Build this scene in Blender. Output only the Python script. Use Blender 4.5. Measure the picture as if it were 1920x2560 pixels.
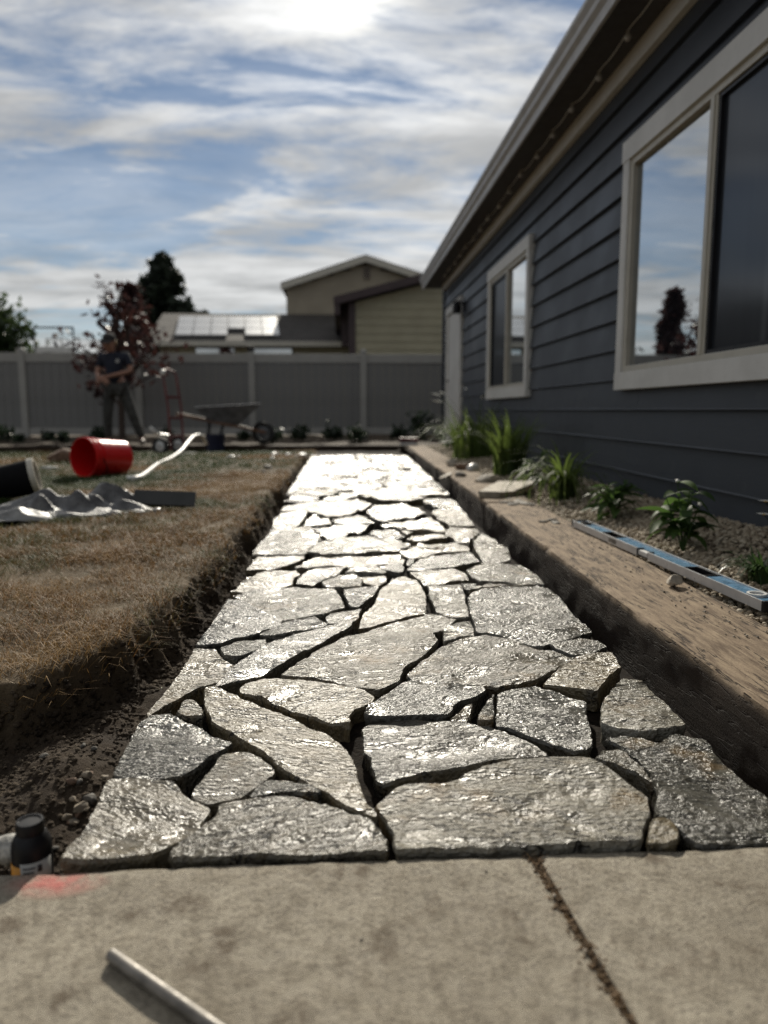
import bpy, bmesh, math, random
import numpy as np
from mathutils import Vector, Matrix, Euler, noise
from mathutils.geometry import delaunay_2d_cdt

for o in list(bpy.data.objects): bpy.data.objects.remove(o)
random.seed(7); RNG = np.random.default_rng(11)
SC = bpy.context.scene; COL = SC.collection
R = math.radians

# ------------------------------------------------------------------ camera
FPX, CAMH = 1850.0, 0.56                       # focal length in pixels of the 1920 x 2560 frame, eye height
TH = math.atan((1280 - 1024) / FPX)
PS = math.atan((960 - 855) / FPX * math.cos(TH))
cam = bpy.data.cameras.new('camera'); camo = bpy.data.objects.new('camera', cam); COL.objects.link(camo)
camo.location = (0, 0, CAMH); camo.rotation_euler = (R(90) - TH, 0, -PS)
cam.sensor_fit = 'VERTICAL'; cam.sensor_height = 36; cam.sensor_width = 27
cam.lens = FPX / 2560 * 36; cam.clip_start = .02; cam.clip_end = 3000
cam.dof.use_dof = True; cam.dof.focus_distance = 1.5; cam.dof.aperture_fstop = 2.5
SC.camera = camo
SC.cycles.use_denoising = True; SC.cycles.denoising_prefilter = 'NONE'; SC.cycles.max_bounces = 5; SC.cycles.diffuse_bounces = 2; SC.cycles.glossy_bounces = 3; SC.cycles.transmission_bounces = 3
SC.cycles.caustics_reflective = False; SC.cycles.caustics_refractive = False; SC.cycles.sample_clamp_indirect = 4
SC.render.resolution_x, SC.render.resolution_y = 768, 1024

# ------------------------------------------------------------------ sky and sun
SUN_EL, SUN_AZ = R(28.5), R(0.7)               # azimuth measured from +Y towards +X
SUN_DIR = Vector((math.sin(SUN_AZ) * math.cos(SUN_EL), math.cos(SUN_AZ) * math.cos(SUN_EL), math.sin(SUN_EL)))
W = bpy.data.worlds.new('World'); SC.world = W; W.use_nodes = True
SC.view_settings.view_transform = 'Standard'; SC.view_settings.look = 'None'
SC.view_settings.exposure = 0.25; SC.view_settings.gamma = 1.0; SC.view_settings.use_curve_mapping = False


class NT:
    """small node-tree helper"""
    def __init__(s, nt): s.nt = nt
    def n(s, t, ins=None, **props):
        nd = s.nt.nodes.new(t)
        for k, v in props.items(): setattr(nd, k, v)
        for k, v in (ins or {}).items():
            sk = nd.inputs[k]
            if isinstance(v, bpy.types.NodeSocket): s.nt.links.new(v, sk)
            elif isinstance(v, bpy.types.Node): s.nt.links.new(v.outputs[0], sk)
            else: sk.default_value = v
        return nd
    def math(s, op, a, b=0.0, c=0.0, clamp=False):
        return s.n('ShaderNodeMath', {0: a, 1: b, 2: c}, operation=op, use_clamp=clamp).outputs[0]
    def vmath(s, op, a, b=(0, 0, 0)):
        nd = s.n('ShaderNodeVectorMath', {0: a, 1: b}, operation=op)
        return nd.outputs['Value'] if op in ('DOT_PRODUCT', 'LENGTH', 'DISTANCE') else nd.outputs[0]
    def mix(s, f, a, b, mode='MIX'):
        nd = s.n('ShaderNodeMix', {0: f}, data_type='RGBA', blend_type=mode)
        for k, v in ((6, a), (7, b)):
            if isinstance(v, bpy.types.NodeSocket): s.nt.links.new(v, nd.inputs[k])
            else: nd.inputs[k].default_value = (*v, 1) if len(v) == 3 else v
        return nd.outputs[2]
    def noise(s, vec, scale, detail=4, rough=.55, dist=0.0):
        return s.n('ShaderNodeTexNoise', {'Vector': vec, 'Scale': scale, 'Detail': detail, 'Roughness': rough, 'Distortion': dist}).outputs[0]
    def voro(s, vec, scale, feature='F1', out=0, rand=1.0):
        return s.n('ShaderNodeTexVoronoi', {'Vector': vec, 'Scale': scale, 'Randomness': rand}, feature=feature).outputs[out]
    def ramp(s, f, lo, hi, a=0.0, b=1.0, smooth=True):
        nd = s.n('ShaderNodeMapRange', {0: f, 1: lo, 2: hi, 3: a, 4: b}, clamp=True)
        if smooth: nd.interpolation_type = 'SMOOTHSTEP'
        return nd.outputs[0]
    def mapping(s, vec, loc=(0, 0, 0), rot=(0, 0, 0), scale=(1, 1, 1)):
        return s.n('ShaderNodeMapping', {'Vector': vec, 'Location': loc, 'Rotation': rot, 'Scale': scale}).outputs[0]
    def bump(s, h, strength=.5, dist=.01, normal=None):
        ins = {'Height': h, 'Strength': strength, 'Distance': dist}
        if normal is not None: ins['Normal'] = normal
        return s.n('ShaderNodeBump', ins).outputs[0]


def build_world():
    nt = W.node_tree; nt.nodes.clear(); t = NT(nt)
    d = t.vmath('NORMALIZE', t.n('ShaderNodeTexCoord').outputs['Generated'])
    sky = t.n('ShaderNodeTexSky', sky_type='NISHITA', sun_disc=False, sun_elevation=SUN_EL, sun_rotation=SUN_AZ,
              air_density=1.0, dust_density=0.0, ozone_density=3.0).outputs[0]
    sep = t.n('ShaderNodeSeparateXYZ', {0: d})
    zz = t.math('ADD', t.math('MAXIMUM', sep.outputs[2], 0.0), .11)
    p = t.n('ShaderNodeCombineXYZ', {0: t.math('DIVIDE', sep.outputs[0], zz), 1: t.math('DIVIDE', sep.outputs[1], zz), 2: 0.0}).outputs[0]
    pr = t.mapping(p, loc=(1.72, .35, 0), rot=(0, 0, R(-24)), scale=(.62, 1.25, 1))
    warp = t.n('ShaderNodeTexNoise', {'Vector': pr, 'Scale': 1.1, 'Detail': 3.0}).outputs[1]
    pw = t.vmath('ADD', pr, t.vmath('MULTIPLY', t.vmath('SUBTRACT', warp, (.5, .5, .5)), (.55, .55, 0)))
    big = t.noise(pw, .95, 7, .58)
    fine = t.noise(pw, 4.6, 9, .66)
    dens = t.math('ADD', t.math('MULTIPLY', big, .70), t.math('MULTIPLY', fine, .30))
    cov = t.ramp(dens, .37, .54)
    haze = t.ramp(sep.outputs[2], 0.0, .5, .62, 0.12)                     # thin veil thickens towards the horizon
    cov = t.math('MAXIMUM', cov, t.math('MULTIPLY', haze, t.ramp(fine, .3, .6, .6, 1.0)))
    cosg = t.math('MAXIMUM', t.vmath('DOT_PRODUCT', d, tuple(SUN_DIR)), 0.0)
    fwd = t.math('MULTIPLY', t.math('POWER', cosg, 6.0), .34)            # forward scattering through thin cloud
    aur = t.math('MULTIPLY', t.math('POWER', cosg, 140.0), .34)
    core = t.math('MULTIPLY', t.math('POWER', cosg, 900.0), .9)
    thick = t.ramp(t.noise(t.mapping(pw, loc=(.13, .21, 0)), 1.7, 7, .6), .36, .66, 1.12, .60)
    bright = t.math('MULTIPLY', t.math('ADD', t.math('ADD', .40, fwd), aur), thick)
    cb = t.n('ShaderNodeCombineXYZ', {0: bright, 1: bright, 2: bright}).outputs[0]
    ccol = t.vmath('MULTIPLY', cb, (1.0, 1.0, .985))
    ccol = t.vmath('ADD', ccol, t.vmath('MULTIPLY', t.n('ShaderNodeCombineXYZ', {0: core, 1: core, 2: core}).outputs[0], (1.0, .93, .74)))
    skyc = t.vmath('MULTIPLY', sky, (.05, .05, .05))
    out = t.mix(t.math('MULTIPLY', cov, .93), skyc, ccol)
    bg = t.n('ShaderNodeBackground', {'Color': out, 'Strength': 1.0})
    t.n('ShaderNodeOutputWorld', {'Surface': bg.outputs[0]})
    W.cycles.sampling_method = 'MANUAL'; W.cycles.sample_map_resolution = 1024


build_world()
sun = bpy.data.lights.new('sun', 'SUN'); suno = bpy.data.objects.new('sun', sun); COL.objects.link(suno)
sun.energy = 4.2; sun.angle = R(.8); sun.color = (1, .93, .80)
suno.rotation_euler = SUN_DIR.to_track_quat('Z', 'Y').to_euler(); suno.location = (0, 0, 12)

# ------------------------------------------------------------------ helpers
FW = Vector((math.sin(PS) * math.cos(TH), math.cos(PS) * math.cos(TH), -math.sin(TH)))
RT = Vector((math.cos(PS), -math.sin(PS), 0)); UP = RT.cross(FW); EYE = Vector((0, 0, CAMH))


def _ray(x, y): return FW * FPX + RT * (x - 960) + UP * (1280 - y)
def onz(x, y, z=0.0): d = _ray(x, y); return EYE + d * ((z - CAMH) / d.z)
def onx(x, y, X): d = _ray(x, y); return EYE + d * (X / d.x)
def ony(x, y, Y): d = _ray(x, y); return EYE + d * (Y / d.y)


def tag(o, label=None, cat=None, group=None, kind=None):
    if label: o['label'] = label
    if cat: o['category'] = cat
    if group: o['group'] = group
    if kind: o['kind'] = kind
    return o


def empty(name, loc, label, cat, group=None, rz=0.0):
    o = bpy.data.objects.new(name, None); COL.objects.link(o)
    o.location = loc; o.rotation_euler = (0, 0, rz); o.empty_display_size = .1
    return tag(o, label, cat, group)


def link(name, me, mat=None, parent=None, loc=None, rot=None):
    o = bpy.data.objects.new(name, me); COL.objects.link(o)
    if mat and not me.materials: me.materials.append(mat)
    if parent: o.parent = parent
    if loc is not None: o.location = loc
    if rot is not None: o.rotation_euler = rot
    return o


def pymesh(name, V, F, smooth=False):
    me = bpy.data.meshes.new(name); me.from_pydata([tuple(v) for v in V], [], [tuple(f) for f in F]); me.update()
    if smooth: me.polygons.foreach_set('use_smooth', [True] * len(me.polygons))
    return me


def npmesh(name, V, F, attrs=None, smooth=False):
    """V (n,3) float, F (m,k) int, k equal for all faces"""
    V = np.ascontiguousarray(V, np.float32); F = np.ascontiguousarray(F, np.int32); m, k = F.shape
    me = bpy.data.meshes.new(name)
    me.vertices.add(len(V)); me.vertices.foreach_set('co', V.ravel())
    me.loops.add(m * k); me.loops.foreach_set('vertex_index', F.ravel())
    me.polygons.add(m); me.polygons.foreach_set('loop_start', np.arange(0, m * k, k, dtype=np.int32))
    me.polygons.foreach_set('loop_total', np.full(m, k, np.int32))
    if smooth: me.polygons.foreach_set('use_smooth', np.ones(m, bool))
    me.update(calc_edges=True)
    for an, av in (attrs or {}).items():
        a = me.attributes.new(an, 'FLOAT', 'POINT'); a.data.foreach_set('value', np.ascontiguousarray(av, np.float32))
    me.validate()
    return me


class MB:
    """collects simple shapes into one mesh"""
    def __init__(s): s.V, s.F = [], []
    def add(s, V, F):
        b = len(s.V); s.V += [Vector(v) for v in V]; s.F += [tuple(i + b for i in f) for f in F]; return s
    def box(s, c, d, rot=None):
        c = Vector(c); hx, hy, hz = d[0] / 2, d[1] / 2, d[2] / 2
        m = rot.to_matrix() if rot is not None else Matrix.Identity(3)
        V = [c + m @ Vector((x * hx, y * hy, z * hz)) for x in (-1, 1) for y in (-1, 1) for z in (-1, 1)]
        return s.add(V, [(0, 1, 3, 2), (4, 6, 7, 5), (0, 4, 5, 1), (2, 3, 7, 6), (0, 2, 6, 4), (1, 5, 7, 3)])
    def bx(s, x0, x1, y0, y1, z0, z1): return s.box(((x0 + x1) / 2, (y0 + y1) / 2, (z0 + z1) / 2), (x1 - x0, y1 - y0, z1 - z0))
    def tube(s, pts, r, n=10, cap=True):
        pts = [Vector(p) for p in pts]; rs = r if isinstance(r, (list, tuple)) else [r] * len(pts)
        V, F = [], []; prev = None
        for i, p in enumerate(pts):
            t = (pts[min(i + 1, len(pts) - 1)] - pts[max(i - 1, 0)]).normalized()
            a = Vector((0, 0, 1)) if abs(t.z) < .9 else Vector((1, 0, 0))
            if prev is not None: a = prev
            u = (a - t * a.dot(t)).normalized(); prev = u; v = t.cross(u)
            V += [p + (u * math.cos(2 * math.pi * k / n) + v * math.sin(2 * math.pi * k / n)) * rs[i] for k in range(n)]
        for i in range(len(pts) - 1):
            for k in range(n): F.append((i * n + k, i * n + (k + 1) % n, (i + 1) * n + (k + 1) % n, (i + 1) * n + k))
        if cap: F.append(tuple(reversed(range(n)))); F.append(tuple((len(pts) - 1) * n + k for k in range(n)))
        return s.add(V, F)
    def lathe(s, prof, n=32, m=None):
        m = m or Matrix.Identity(4); V, F = [], []
        for (r, z) in prof: V += [m @ Vector((r * math.cos(2 * math.pi * k / n), r * math.sin(2 * math.pi * k / n), z)) for k in range(n)]
        for i in range(len(prof) - 1):
            for k in range(n): F.append((i * n + k, i * n + (k + 1) % n, (i + 1) * n + (k + 1) % n, (i + 1) * n + k))
        return s.add(V, F)
    def prism(s, poly, y0, y1, axis='y'):
        n = len(poly)
        f = {'y': lambda a, b, c: (a, c, b), 'x': lambda a, b, c: (c, a, b), 'z': lambda a, b, c: (a, b, c)}[axis]
        V = [f(a, b, y0) for a, b in poly] + [f(a, b, y1) for a, b in poly]
        F = [tuple(range(n)), tuple(reversed(range(n, 2 * n)))] + [(i, n + i, n + (i + 1) % n, (i + 1) % n) for i in range(n)]
        return s.add(V, F)
    def mesh(s, name, smooth=False, bevel=0.0, seg=2):
        me = pymesh(name, s.V, s.F)
        bm = bmesh.new(); bm.from_mesh(me)
        bmesh.ops.recalc_face_normals(bm, faces=bm.faces)
        if bevel > 0:
            es = [e for e in bm.edges if len(e.link_faces) == 2 and e.calc_face_angle(0) > .5]
            bmesh.ops.bevel(bm, geom=es, offset=bevel, segments=seg, affect='EDGES', profile=.7, clamp_overlap=True)
        bm.to_mesh(me); bm.free()
        if smooth:
            me.polygons.foreach_set('use_smooth', [True] * len(me.polygons)); me.update()
            try: me.set_sharp_from_angle(angle=R(38))
            except Exception: pass
        return me
    def build(s, name, mat, parent=None, smooth=False, bevel=0.0, seg=2):
        return link(name, s.mesh(name, smooth, bevel, seg), mat, parent)


def _hash(ix, iy, seed):
    h = (ix.astype(np.int64) * 374761393 + iy.astype(np.int64) * 668265263 + seed * 2147483647) & 0xFFFFFFFF
    h = ((h ^ (h >> 13)) * 1274126177) & 0xFFFFFFFF
    return ((h ^ (h >> 16)) & 0xFFFF) / 65535.0


def vnoise(x, y, seed=0):
    x = np.asarray(x, float); y = np.asarray(y, float)
    ix, iy = np.floor(x), np.floor(y); fx, fy = x - ix, y - iy
    fx = fx * fx * (3 - 2 * fx); fy = fy * fy * (3 - 2 * fy)
    a, b = _hash(ix, iy, seed), _hash(ix + 1, iy, seed); c, d = _hash(ix, iy + 1, seed), _hash(ix + 1, iy + 1, seed)
    return (a + (b - a) * fx) * (1 - fy) + (c + (d - c) * fx) * fy - .5


def fbm(x, y, seed=0, octv=4, gain=.5):
    x = np.asarray(x, float); y = np.asarray(y, float); s, a = 0, 1.0
    for i in range(octv): s = s + a * vnoise(x * 2 ** i + i * 17.3, y * 2 ** i - i * 9.1, seed + i); a *= gain
    return s


def sstep(a, b, x): t = np.clip((x - a) / (b - a), 0, 1); return t * t * (3 - 2 * t)


# ------------------------------------------------------------------ materials
MATS = {}


def mat(name, fn):
    m = bpy.data.materials.new(name); m.use_nodes = True; nt = m.node_tree; nt.nodes.clear(); t = NT(nt)
    b = t.n('ShaderNodeBsdfPrincipled'); o = t.n('ShaderNodeOutputMaterial', {'Surface': b.outputs[0]})
    fn(t, b, nt, o); MATS[name] = m; return m


def setp(t, b, **kw):
    names = dict(col='Base Color', rough='Roughness', metal='Metallic', normal='Normal', spec='Specular IOR Level', coat='Coat Weight',
                 coatr='Coat Roughness', coatn='Coat Normal', trans='Transmission Weight', alpha='Alpha', ior='IOR', sheen='Sheen Weight')
    for k, v in kw.items():
        sk = b.inputs[names[k]]
        if isinstance(v, bpy.types.NodeSocket): t.nt.links.new(v, sk)
        else: sk.default_value = (*v, 1) if k == 'col' else v


def simple(name, col, rough=.5, metal=0.0, var=.15, nscale=8, bump=.0, bscale=60, spec=.5, geo=False):
    def fn(t, b, nt, o):
        tc = t.n('ShaderNodeTexCoord').outputs['Object']
        n = t.noise(tc, nscale, 5, .6)
        dark = tuple(c * (1 - var) for c in col); light = tuple(min(1, c * (1 + var)) for c in col)
        setp(t, b, col=t.mix(t.ramp(n, .3, .7), dark, light), rough=t.ramp(t.noise(tc, nscale * 2.3, 4), .3, .7, max(.02, rough - .07), min(1, rough + .07)), metal=metal, spec=spec)
        if bump: setp(t, b, normal=t.bump(t.noise(tc, bscale, 4), bump, .004))
    return mat(name, fn)


def m_concrete(t, b, nt, o):
    g = t.n('ShaderNodeNewGeometry').outputs['Position']
    big = t.noise(g, 5, 5, .6); mid = t.noise(g, 38, 6, .68); fine = t.noise(g, 230, 4, .75)
    col = t.mix(t.ramp(big, .3, .72), (.30, .262, .20), (.41, .365, .285))
    col = t.mix(t.ramp(mid, .46, .68, 0, .55), col, (.17, .145, .108))
    col = t.mix(t.ramp(fine, .53, .66, 0, .8), col, (.13, .105, .08))
    grit = t.noise(g, 150, 3, .7)
    col = t.mix(t.ramp(grit, .47, .62, 0, .5), col, (.12, .10, .075))
    spk = t.noise(g, 620, 3, .8)
    col = t.mix(t.ramp(spk, .62, .72, 0, .5), col, (.50, .47, .40))
    stain = t.math('MULTIPLY', t.ramp(t.noise(g, 11, 5, .65), .53, .66), t.ramp(mid, .38, .6))
    col = t.mix(t.math('MULTIPLY', stain, .7), col, (.10, .07, .044))
    # overspray of pink marking paint by the bottle
    pv = t.vmath('DISTANCE', t.vmath('MULTIPLY', g, (1, 2.0, 0)), (-.352, 1.705, 0))
    pk = t.math('MULTIPLY', t.ramp(pv, .0, .075, 1, 0), t.ramp(mid, .34, .56, .15, 1))
    col = t.mix(t.math('MULTIPLY', pk, .85), col, (.60, .17, .15))
    setp(t, b, col=col, rough=t.ramp(mid, .3, .7, .68, .9), spec=.35)
    h = t.math('ADD', t.math('MULTIPLY', mid, .55), t.math('MULTIPLY', fine, .5))
    pits = t.ramp(t.voro(g, 210), .0, .22)
    h = t.math('ADD', h, t.math('MULTIPLY', pits, .22))
    setp(t, b, normal=t.bump(h, 1.0, .006))


def m_stone(t, b, nt, o):
    tc = t.n('ShaderNodeTexCoord').outputs['Object']; rnd = t.n('ShaderNodeObjectInfo').outputs['Random']
    off = t.n('ShaderNodeCombineXYZ', {0: t.math('MULTIPLY', rnd, 37.0), 1: t.math('MULTIPLY', rnd, 91.0), 2: 0.0}).outputs[0]
    p = t.vmath('ADD', tc, off)
    st = t.mapping(p, scale=(1, 4.6, 1))
    big = t.noise(p, 7, 5, .6); str1 = t.noise(st, 20, 6, .66, .5); fine = t.noise(st, 85, 6, .7); mica = t.noise(p, 420, 3, .7)
    # per-stone hue: blue-grey, olive, tan, pale
    r2 = t.math('FRACT', t.math('MULTIPLY', rnd, 7.31)); r3 = t.math('FRACT', t.math('MULTIPLY', rnd, 23.7))
    base = t.mix(t.ramp(r2, .25, .75), (.082, .078, .064), (.185, .147, .085))
    base = t.mix(t.ramp(r3, .72, .9, 0, .8), base, (.30, .28, .23))
    col = t.mix(t.ramp(str1, .32, .68), t.mix(.5, base, (.03, .03, .028)), base)
    col = t.mix(t.ramp(fine, .42, .75, 0, .6), col, t.mix(.55, base, (.30, .28, .23)))
    rust = t.math('MULTIPLY', t.ramp(big, .54, .72), t.ramp(r3, .2, .6, .25, 1))
    col = t.mix(t.math('MULTIPLY', rust, .7), col, (.21, .13, .045))
    wet = t.ramp(t.noise(p, 9, 3, .5), .50, .66)                        # smooth film of standing water
    rough = t.math('ADD', t.ramp(fine, .3, .72, .20, .32), t.math('MULTIPLY', r2, .07))
    rough = t.math('MULTIPLY', rough, t.math('SUBTRACT', 1.0, t.math('MULTIPLY', wet, .30)))
    grain = t.noise(t.mapping(p, scale=(.8, 1.55, 1)), 100, 2, .6)
    h = t.math('ADD', t.math('MULTIPLY', str1, .26), t.math('MULTIPLY', grain, .60))
    amp = t.math('MULTIPLY', t.ramp(r3, 0, 1, .65, 1.15), t.math('SUBTRACT', 1.0, t.math('MULTIPLY', wet, .62)))
    h = t.math('MULTIPLY', h, amp)
    crack = t.ramp(t.math('ABSOLUTE', t.math('SUBTRACT', t.noise(t.mapping(p, scale=(1, 3.0, 1)), 6, 5, .6), .5)), .0, .016, 0, 1)
    crack = t.math('MAXIMUM', crack, t.ramp(t.noise(p, 5, 2), .47, .55))
    h = t.math('ADD', h, t.math('MULTIPLY', crack, .22))
    col = t.mix(crack, (.018, .016, .013), col)
    nrm = t.bump(h, 1.0, .019)
    setp(t, b, col=col, rough=rough, normal=nrm, spec=.5)


def m_soil(t, b, nt, o):
    g = t.n('ShaderNodeNewGeometry').outputs['Position']
    n1 = t.noise(g, 14, 6, .65); n2 = t.noise(g, 110, 6, .7)
    dry = t.ramp(t.noise(g, 3.2, 4), .42, .60)
    col = t.mix(t.ramp(n1, .3, .7), (.030, .021, .014), (.075, .054, .036))
    col = t.mix(t.math('MULTIPLY', dry, .45), col, (.135, .105, .072))
    col = t.mix(t.ramp(n2, .56, .74, 0, .5), col, (.17, .13, .09))
    setp(t, b, col=col, rough=.92, spec=.25)
    setp(t, b, normal=t.bump(t.math('ADD', n1, t.math('MULTIPLY', n2, .6)), .9, .015))


def m_lawn(t, b, nt, o):
    g = t.n('ShaderNodeNewGeometry').outputs['Position']
    at = t.n('ShaderNodeAttribute', attribute_name='cut').outputs['Fac']
    n1 = t.noise(g, 6, 6, .6); n2 = t.noise(g, 90, 6, .7)
    clay = t.mix(t.ramp(n1, .3, .7), (.085, .060, .034), (.175, .135, .088))
    clay = t.mix(t.ramp(n2, .5, .72, 0, .6), clay, (.085, .062, .038))
    soil = t.mix(t.ramp(n1, .3, .7), (.026, .018, .012), (.062, .045, .030))
    soil = t.mix(t.ramp(n2, .56, .74, 0, .45), soil, (.14, .11, .075))
    setp(t, b, col=t.mix(at, clay, soil), rough=.93, spec=.2)
    setp(t, b, normal=t.bump(t.math('ADD', n1, t.math('MULTIPLY', n2, .7)), .9, .012))


def m_blade(t, b, nt, o):
    a = t.n('ShaderNodeAttribute', attribute_name='tint').outputs['Fac']
    cr = t.n('ShaderNodeValToRGB', {0: a}); e = cr.color_ramp.elements
    e[0].position = 0; e[0].color = (.27, .165, .06, 1); e[1].position = 1; e[1].color = (.032, .06, .012, 1)
    for p_, c in ((.25, (.205, .098, .028, 1)), (.45, (.135, .098, .030, 1)), (.62, (.078, .088, .024, 1))):
        x = e.new(p_); x.color = c
    setp(t, b, col=cr.outputs[0], rough=.6, spec=.25)
    tr = t.n('ShaderNodeBsdfTranslucent', {'Color': cr.outputs[0]})
    mx = t.n('ShaderNodeMixShader', {0: .3, 1: b.outputs[0], 2: tr.outputs[0]})
    nt.links.new(mx.outputs[0], o.inputs[0])


def leafmat(name, c1, c2, trans=.35, rough=.4, attr=True):
    def fn(t, b, nt, o):
        a = t.n('ShaderNodeAttribute', attribute_name='tint').outputs['Fac'] if attr else t.n('ShaderNodeObjectInfo').outputs['Random']
        tc = t.n('ShaderNodeTexCoord').outputs['Object']
        col = t.mix(a, c1, c2); col = t.mix(t.ramp(t.noise(tc, 45, 3), .35, .7, 0, .35), col, tuple(c * .55 for c in c1))
        setp(t, b, col=col, rough=rough, spec=.4)
        tr = t.n('ShaderNodeBsdfTranslucent', {'Color': t.mix(.5, col, tuple(min(1, c * 1.6) for c in c2))})
        mx = t.n('ShaderNodeMixShader', {0: trans, 1: b.outputs[0], 2: tr.outputs[0]}); nt.links.new(mx.outputs[0], o.inputs[0])
    return mat(name, fn)


def m_gravel(t, b, nt, o):
    a = t.n('ShaderNodeAttribute', attribute_name='tint').outputs['Fac']
    g = t.n('ShaderNodeNewGeometry').outputs['Position']
    cr = t.n('ShaderNodeValToRGB', {0: a}); e = cr.color_ramp.elements
    e[0].color = (.24, .19, .13, 1); e[1].color = (.54, .47, .36, 1)
    x = e.new(.4); x.color = (.36, .295, .21, 1); x = e.new(.7); x.color = (.44, .37, .27, 1)
    col = t.mix(t.ramp(t.noise(g, 160, 4), .4, .7, 0, .4), cr.outputs[0], (.17, .13, .09))
    setp(t, b, col=col, rough=.75, spec=.3, normal=t.bump(t.noise(g, 260, 4), .35, .003))


def m_timber(t, b, nt, o):
    g = t.n('ShaderNodeTexCoord').outputs['Object']
    st = t.mapping(g, scale=(1, .13, 1))
    f1 = t.noise(st, 75, 7, .7, .3); f2 = t.noise(t.mapping(g, scale=(1, .3, 1)), 22, 5, .6); blo = t.noise(g, 6, 5, .6); fine = t.noise(g, 240, 4, .7)
    col = t.mix(t.ramp(f1, .32, .68), (.10, .066, .042), (.34, .26, .175))
    col = t.mix(t.ramp(f2, .52, .72, 0, .6), col, (.085, .056, .036))
    col = t.mix(t.ramp(blo, .40, .66, 0, .55), col, (.29, .215, .145))
    col = t.mix(t.ramp(fine, .55, .75, 0, .5), col, (.08, .055, .036))
    crk = t.ramp(t.math('ABSOLUTE', t.math('SUBTRACT', t.noise(t.mapping(g, scale=(1, .11, 1)), 26, 4, .6), .5)), 0, .020)
    crk = t.math('MAXIMUM', crk, t.ramp(blo, .52, .58))
    col = t.mix(crk, (.03, .02, .013), col)
    # sides below the top edge are darkened in the colour, standing in for shade
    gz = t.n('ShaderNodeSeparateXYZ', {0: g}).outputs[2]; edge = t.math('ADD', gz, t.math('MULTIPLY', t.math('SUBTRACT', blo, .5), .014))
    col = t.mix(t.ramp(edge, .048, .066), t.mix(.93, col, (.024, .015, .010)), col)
    setp(t, b, col=col, rough=.88, spec=.22)
    h = t.math('ADD', t.math('ADD', f1, t.math('MULTIPLY', fine, .4)), t.math('MULTIPLY', crk, .6))
    setp(t, b, normal=t.bump(h, .7, .0045))


def m_siding(t, b, nt, o):
    g = t.n('ShaderNodeNewGeometry').outputs['Position']
    n = t.noise(g, 1.6, 5, .6); gr = t.noise(t.mapping(g, scale=(1, .06, 1)), 130, 5, .6)
    col = t.mix(t.ramp(n, .3, .7), (.030, .035, .044), (.042, .048, .058))
    col = t.mix(t.ramp(t.noise(g, 9, 6, .7), .58, .72, 0, .25), col, (.10, .105, .11))
    setp(t, b, col=col, rough=t.ramp(n, .3, .7, .40, .56), spec=.38, normal=t.bump(gr, .22, .003))


def m_trim(t, b, nt, o):
    g = t.n('ShaderNodeNewGeometry').outputs['Position']
    n = t.noise(g, 4, 5, .6); d = t.noise(g, 24, 6, .7)
    col = t.mix(t.ramp(n, .3, .7), (.60, .59, .56), (.70, .69, .66)); col = t.mix(t.ramp(d, .58, .75, 0, .35), col, (.38, .35, .30))
    setp(t, b, col=col, rough=.55, normal=t.bump(t.noise(t.mapping(g, scale=(1, .2, 1)), 90, 5), .18, .003))


def m_glass(t, b, nt, o):
    g = t.n('ShaderNodeNewGeometry').outputs['Position']
    wob = t.bump(t.noise(g, 1.4, 2), .05, .01)
    setp(t, b, col=(.012, .015, .02), rough=.03, spec=.5, normal=wob)
    gl = t.n('ShaderNodeBsdfGlossy', {'Color': (.93, .97, 1, 1), 'Roughness': .012, 'Normal': wob})
    fr = t.n('ShaderNodeFresnel', {'IOR': 1.9, 'Normal': wob}).outputs[0]
    mx = t.n('ShaderNodeMixShader', {0: t.math('ADD', t.math('MULTIPLY', fr, .7), .42, clamp=True), 1: b.outputs[0], 2: gl.outputs[0]})
    nt.links.new(mx.outputs[0], o.inputs[0])


def m_screen(t, b, nt, o):
    g = t.n('ShaderNodeNewGeometry').outputs['Position']
    w = t.n('ShaderNodeTexWave', {'Vector': t.mapping(g, scale=(0, 1, .05)), 'Scale': 9.0, 'Distortion': 3.5, 'Detail': 2.0, 'Detail Scale': .6}).outputs[1]
    col = t.mix(t.ramp(w, .2, .8), (.012, .014, .018), (.11, .115, .12))  # wavy reflections painted into the colour as light and dark bands
    setp(t, b, col=col, rough=.5, spec=.2, normal=t.bump(w, .12, .02))
    gl = t.n('ShaderNodeBsdfGlossy', {'Color': (.8, .86, .95, 1), 'Roughness': .10})
    mx = t.n('ShaderNodeMixShader', {0: .07, 1: b.outputs[0], 2: gl.outputs[0]}); nt.links.new(mx.outputs[0], o.inputs[0])


def m_shingle(t, b, nt, o):
    g = t.n('ShaderNodeTexCoord').outputs['Object']
    n = t.noise(g, 3, 6, .7); n2 = t.noise(g, 60, 4)
    setp(t, b, col=t.mix(t.ramp(t.math('ADD', t.math('MULTIPLY', n, .5), t.math('MULTIPLY', n2, .5)), .35, .65), (.030, .027, .025), (.072, .064, .058)), rough=.9, normal=t.bump(n2, .5, .01))


def m_wood(t, b, nt, o):
    g = t.n('ShaderNodeTexCoord').outputs['Object']; n = t.noise(t.mapping(g, scale=(.2, 1, 1)), 40, 5, .6)
    setp(t, b, col=t.mix(t.ramp(n, .3, .7), (.10, .05, .028), (.19, .10, .055)), rough=.65)


def m_tarp(t, b, nt, o):
    g = t.n('ShaderNodeTexCoord').outputs['Object']; n = t.noise(g, 9, 5, .6); n2 = t.noise(g, 45, 5, .65)
    setp(t, b, col=t.mix(t.ramp(n, .35, .65), (.075, .075, .08), (.20, .20, .20)), rough=t.ramp(n2, .3, .7, .3, .5), spec=.5, normal=t.bump(t.math('ADD', n2, n), .6, .02))


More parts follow.
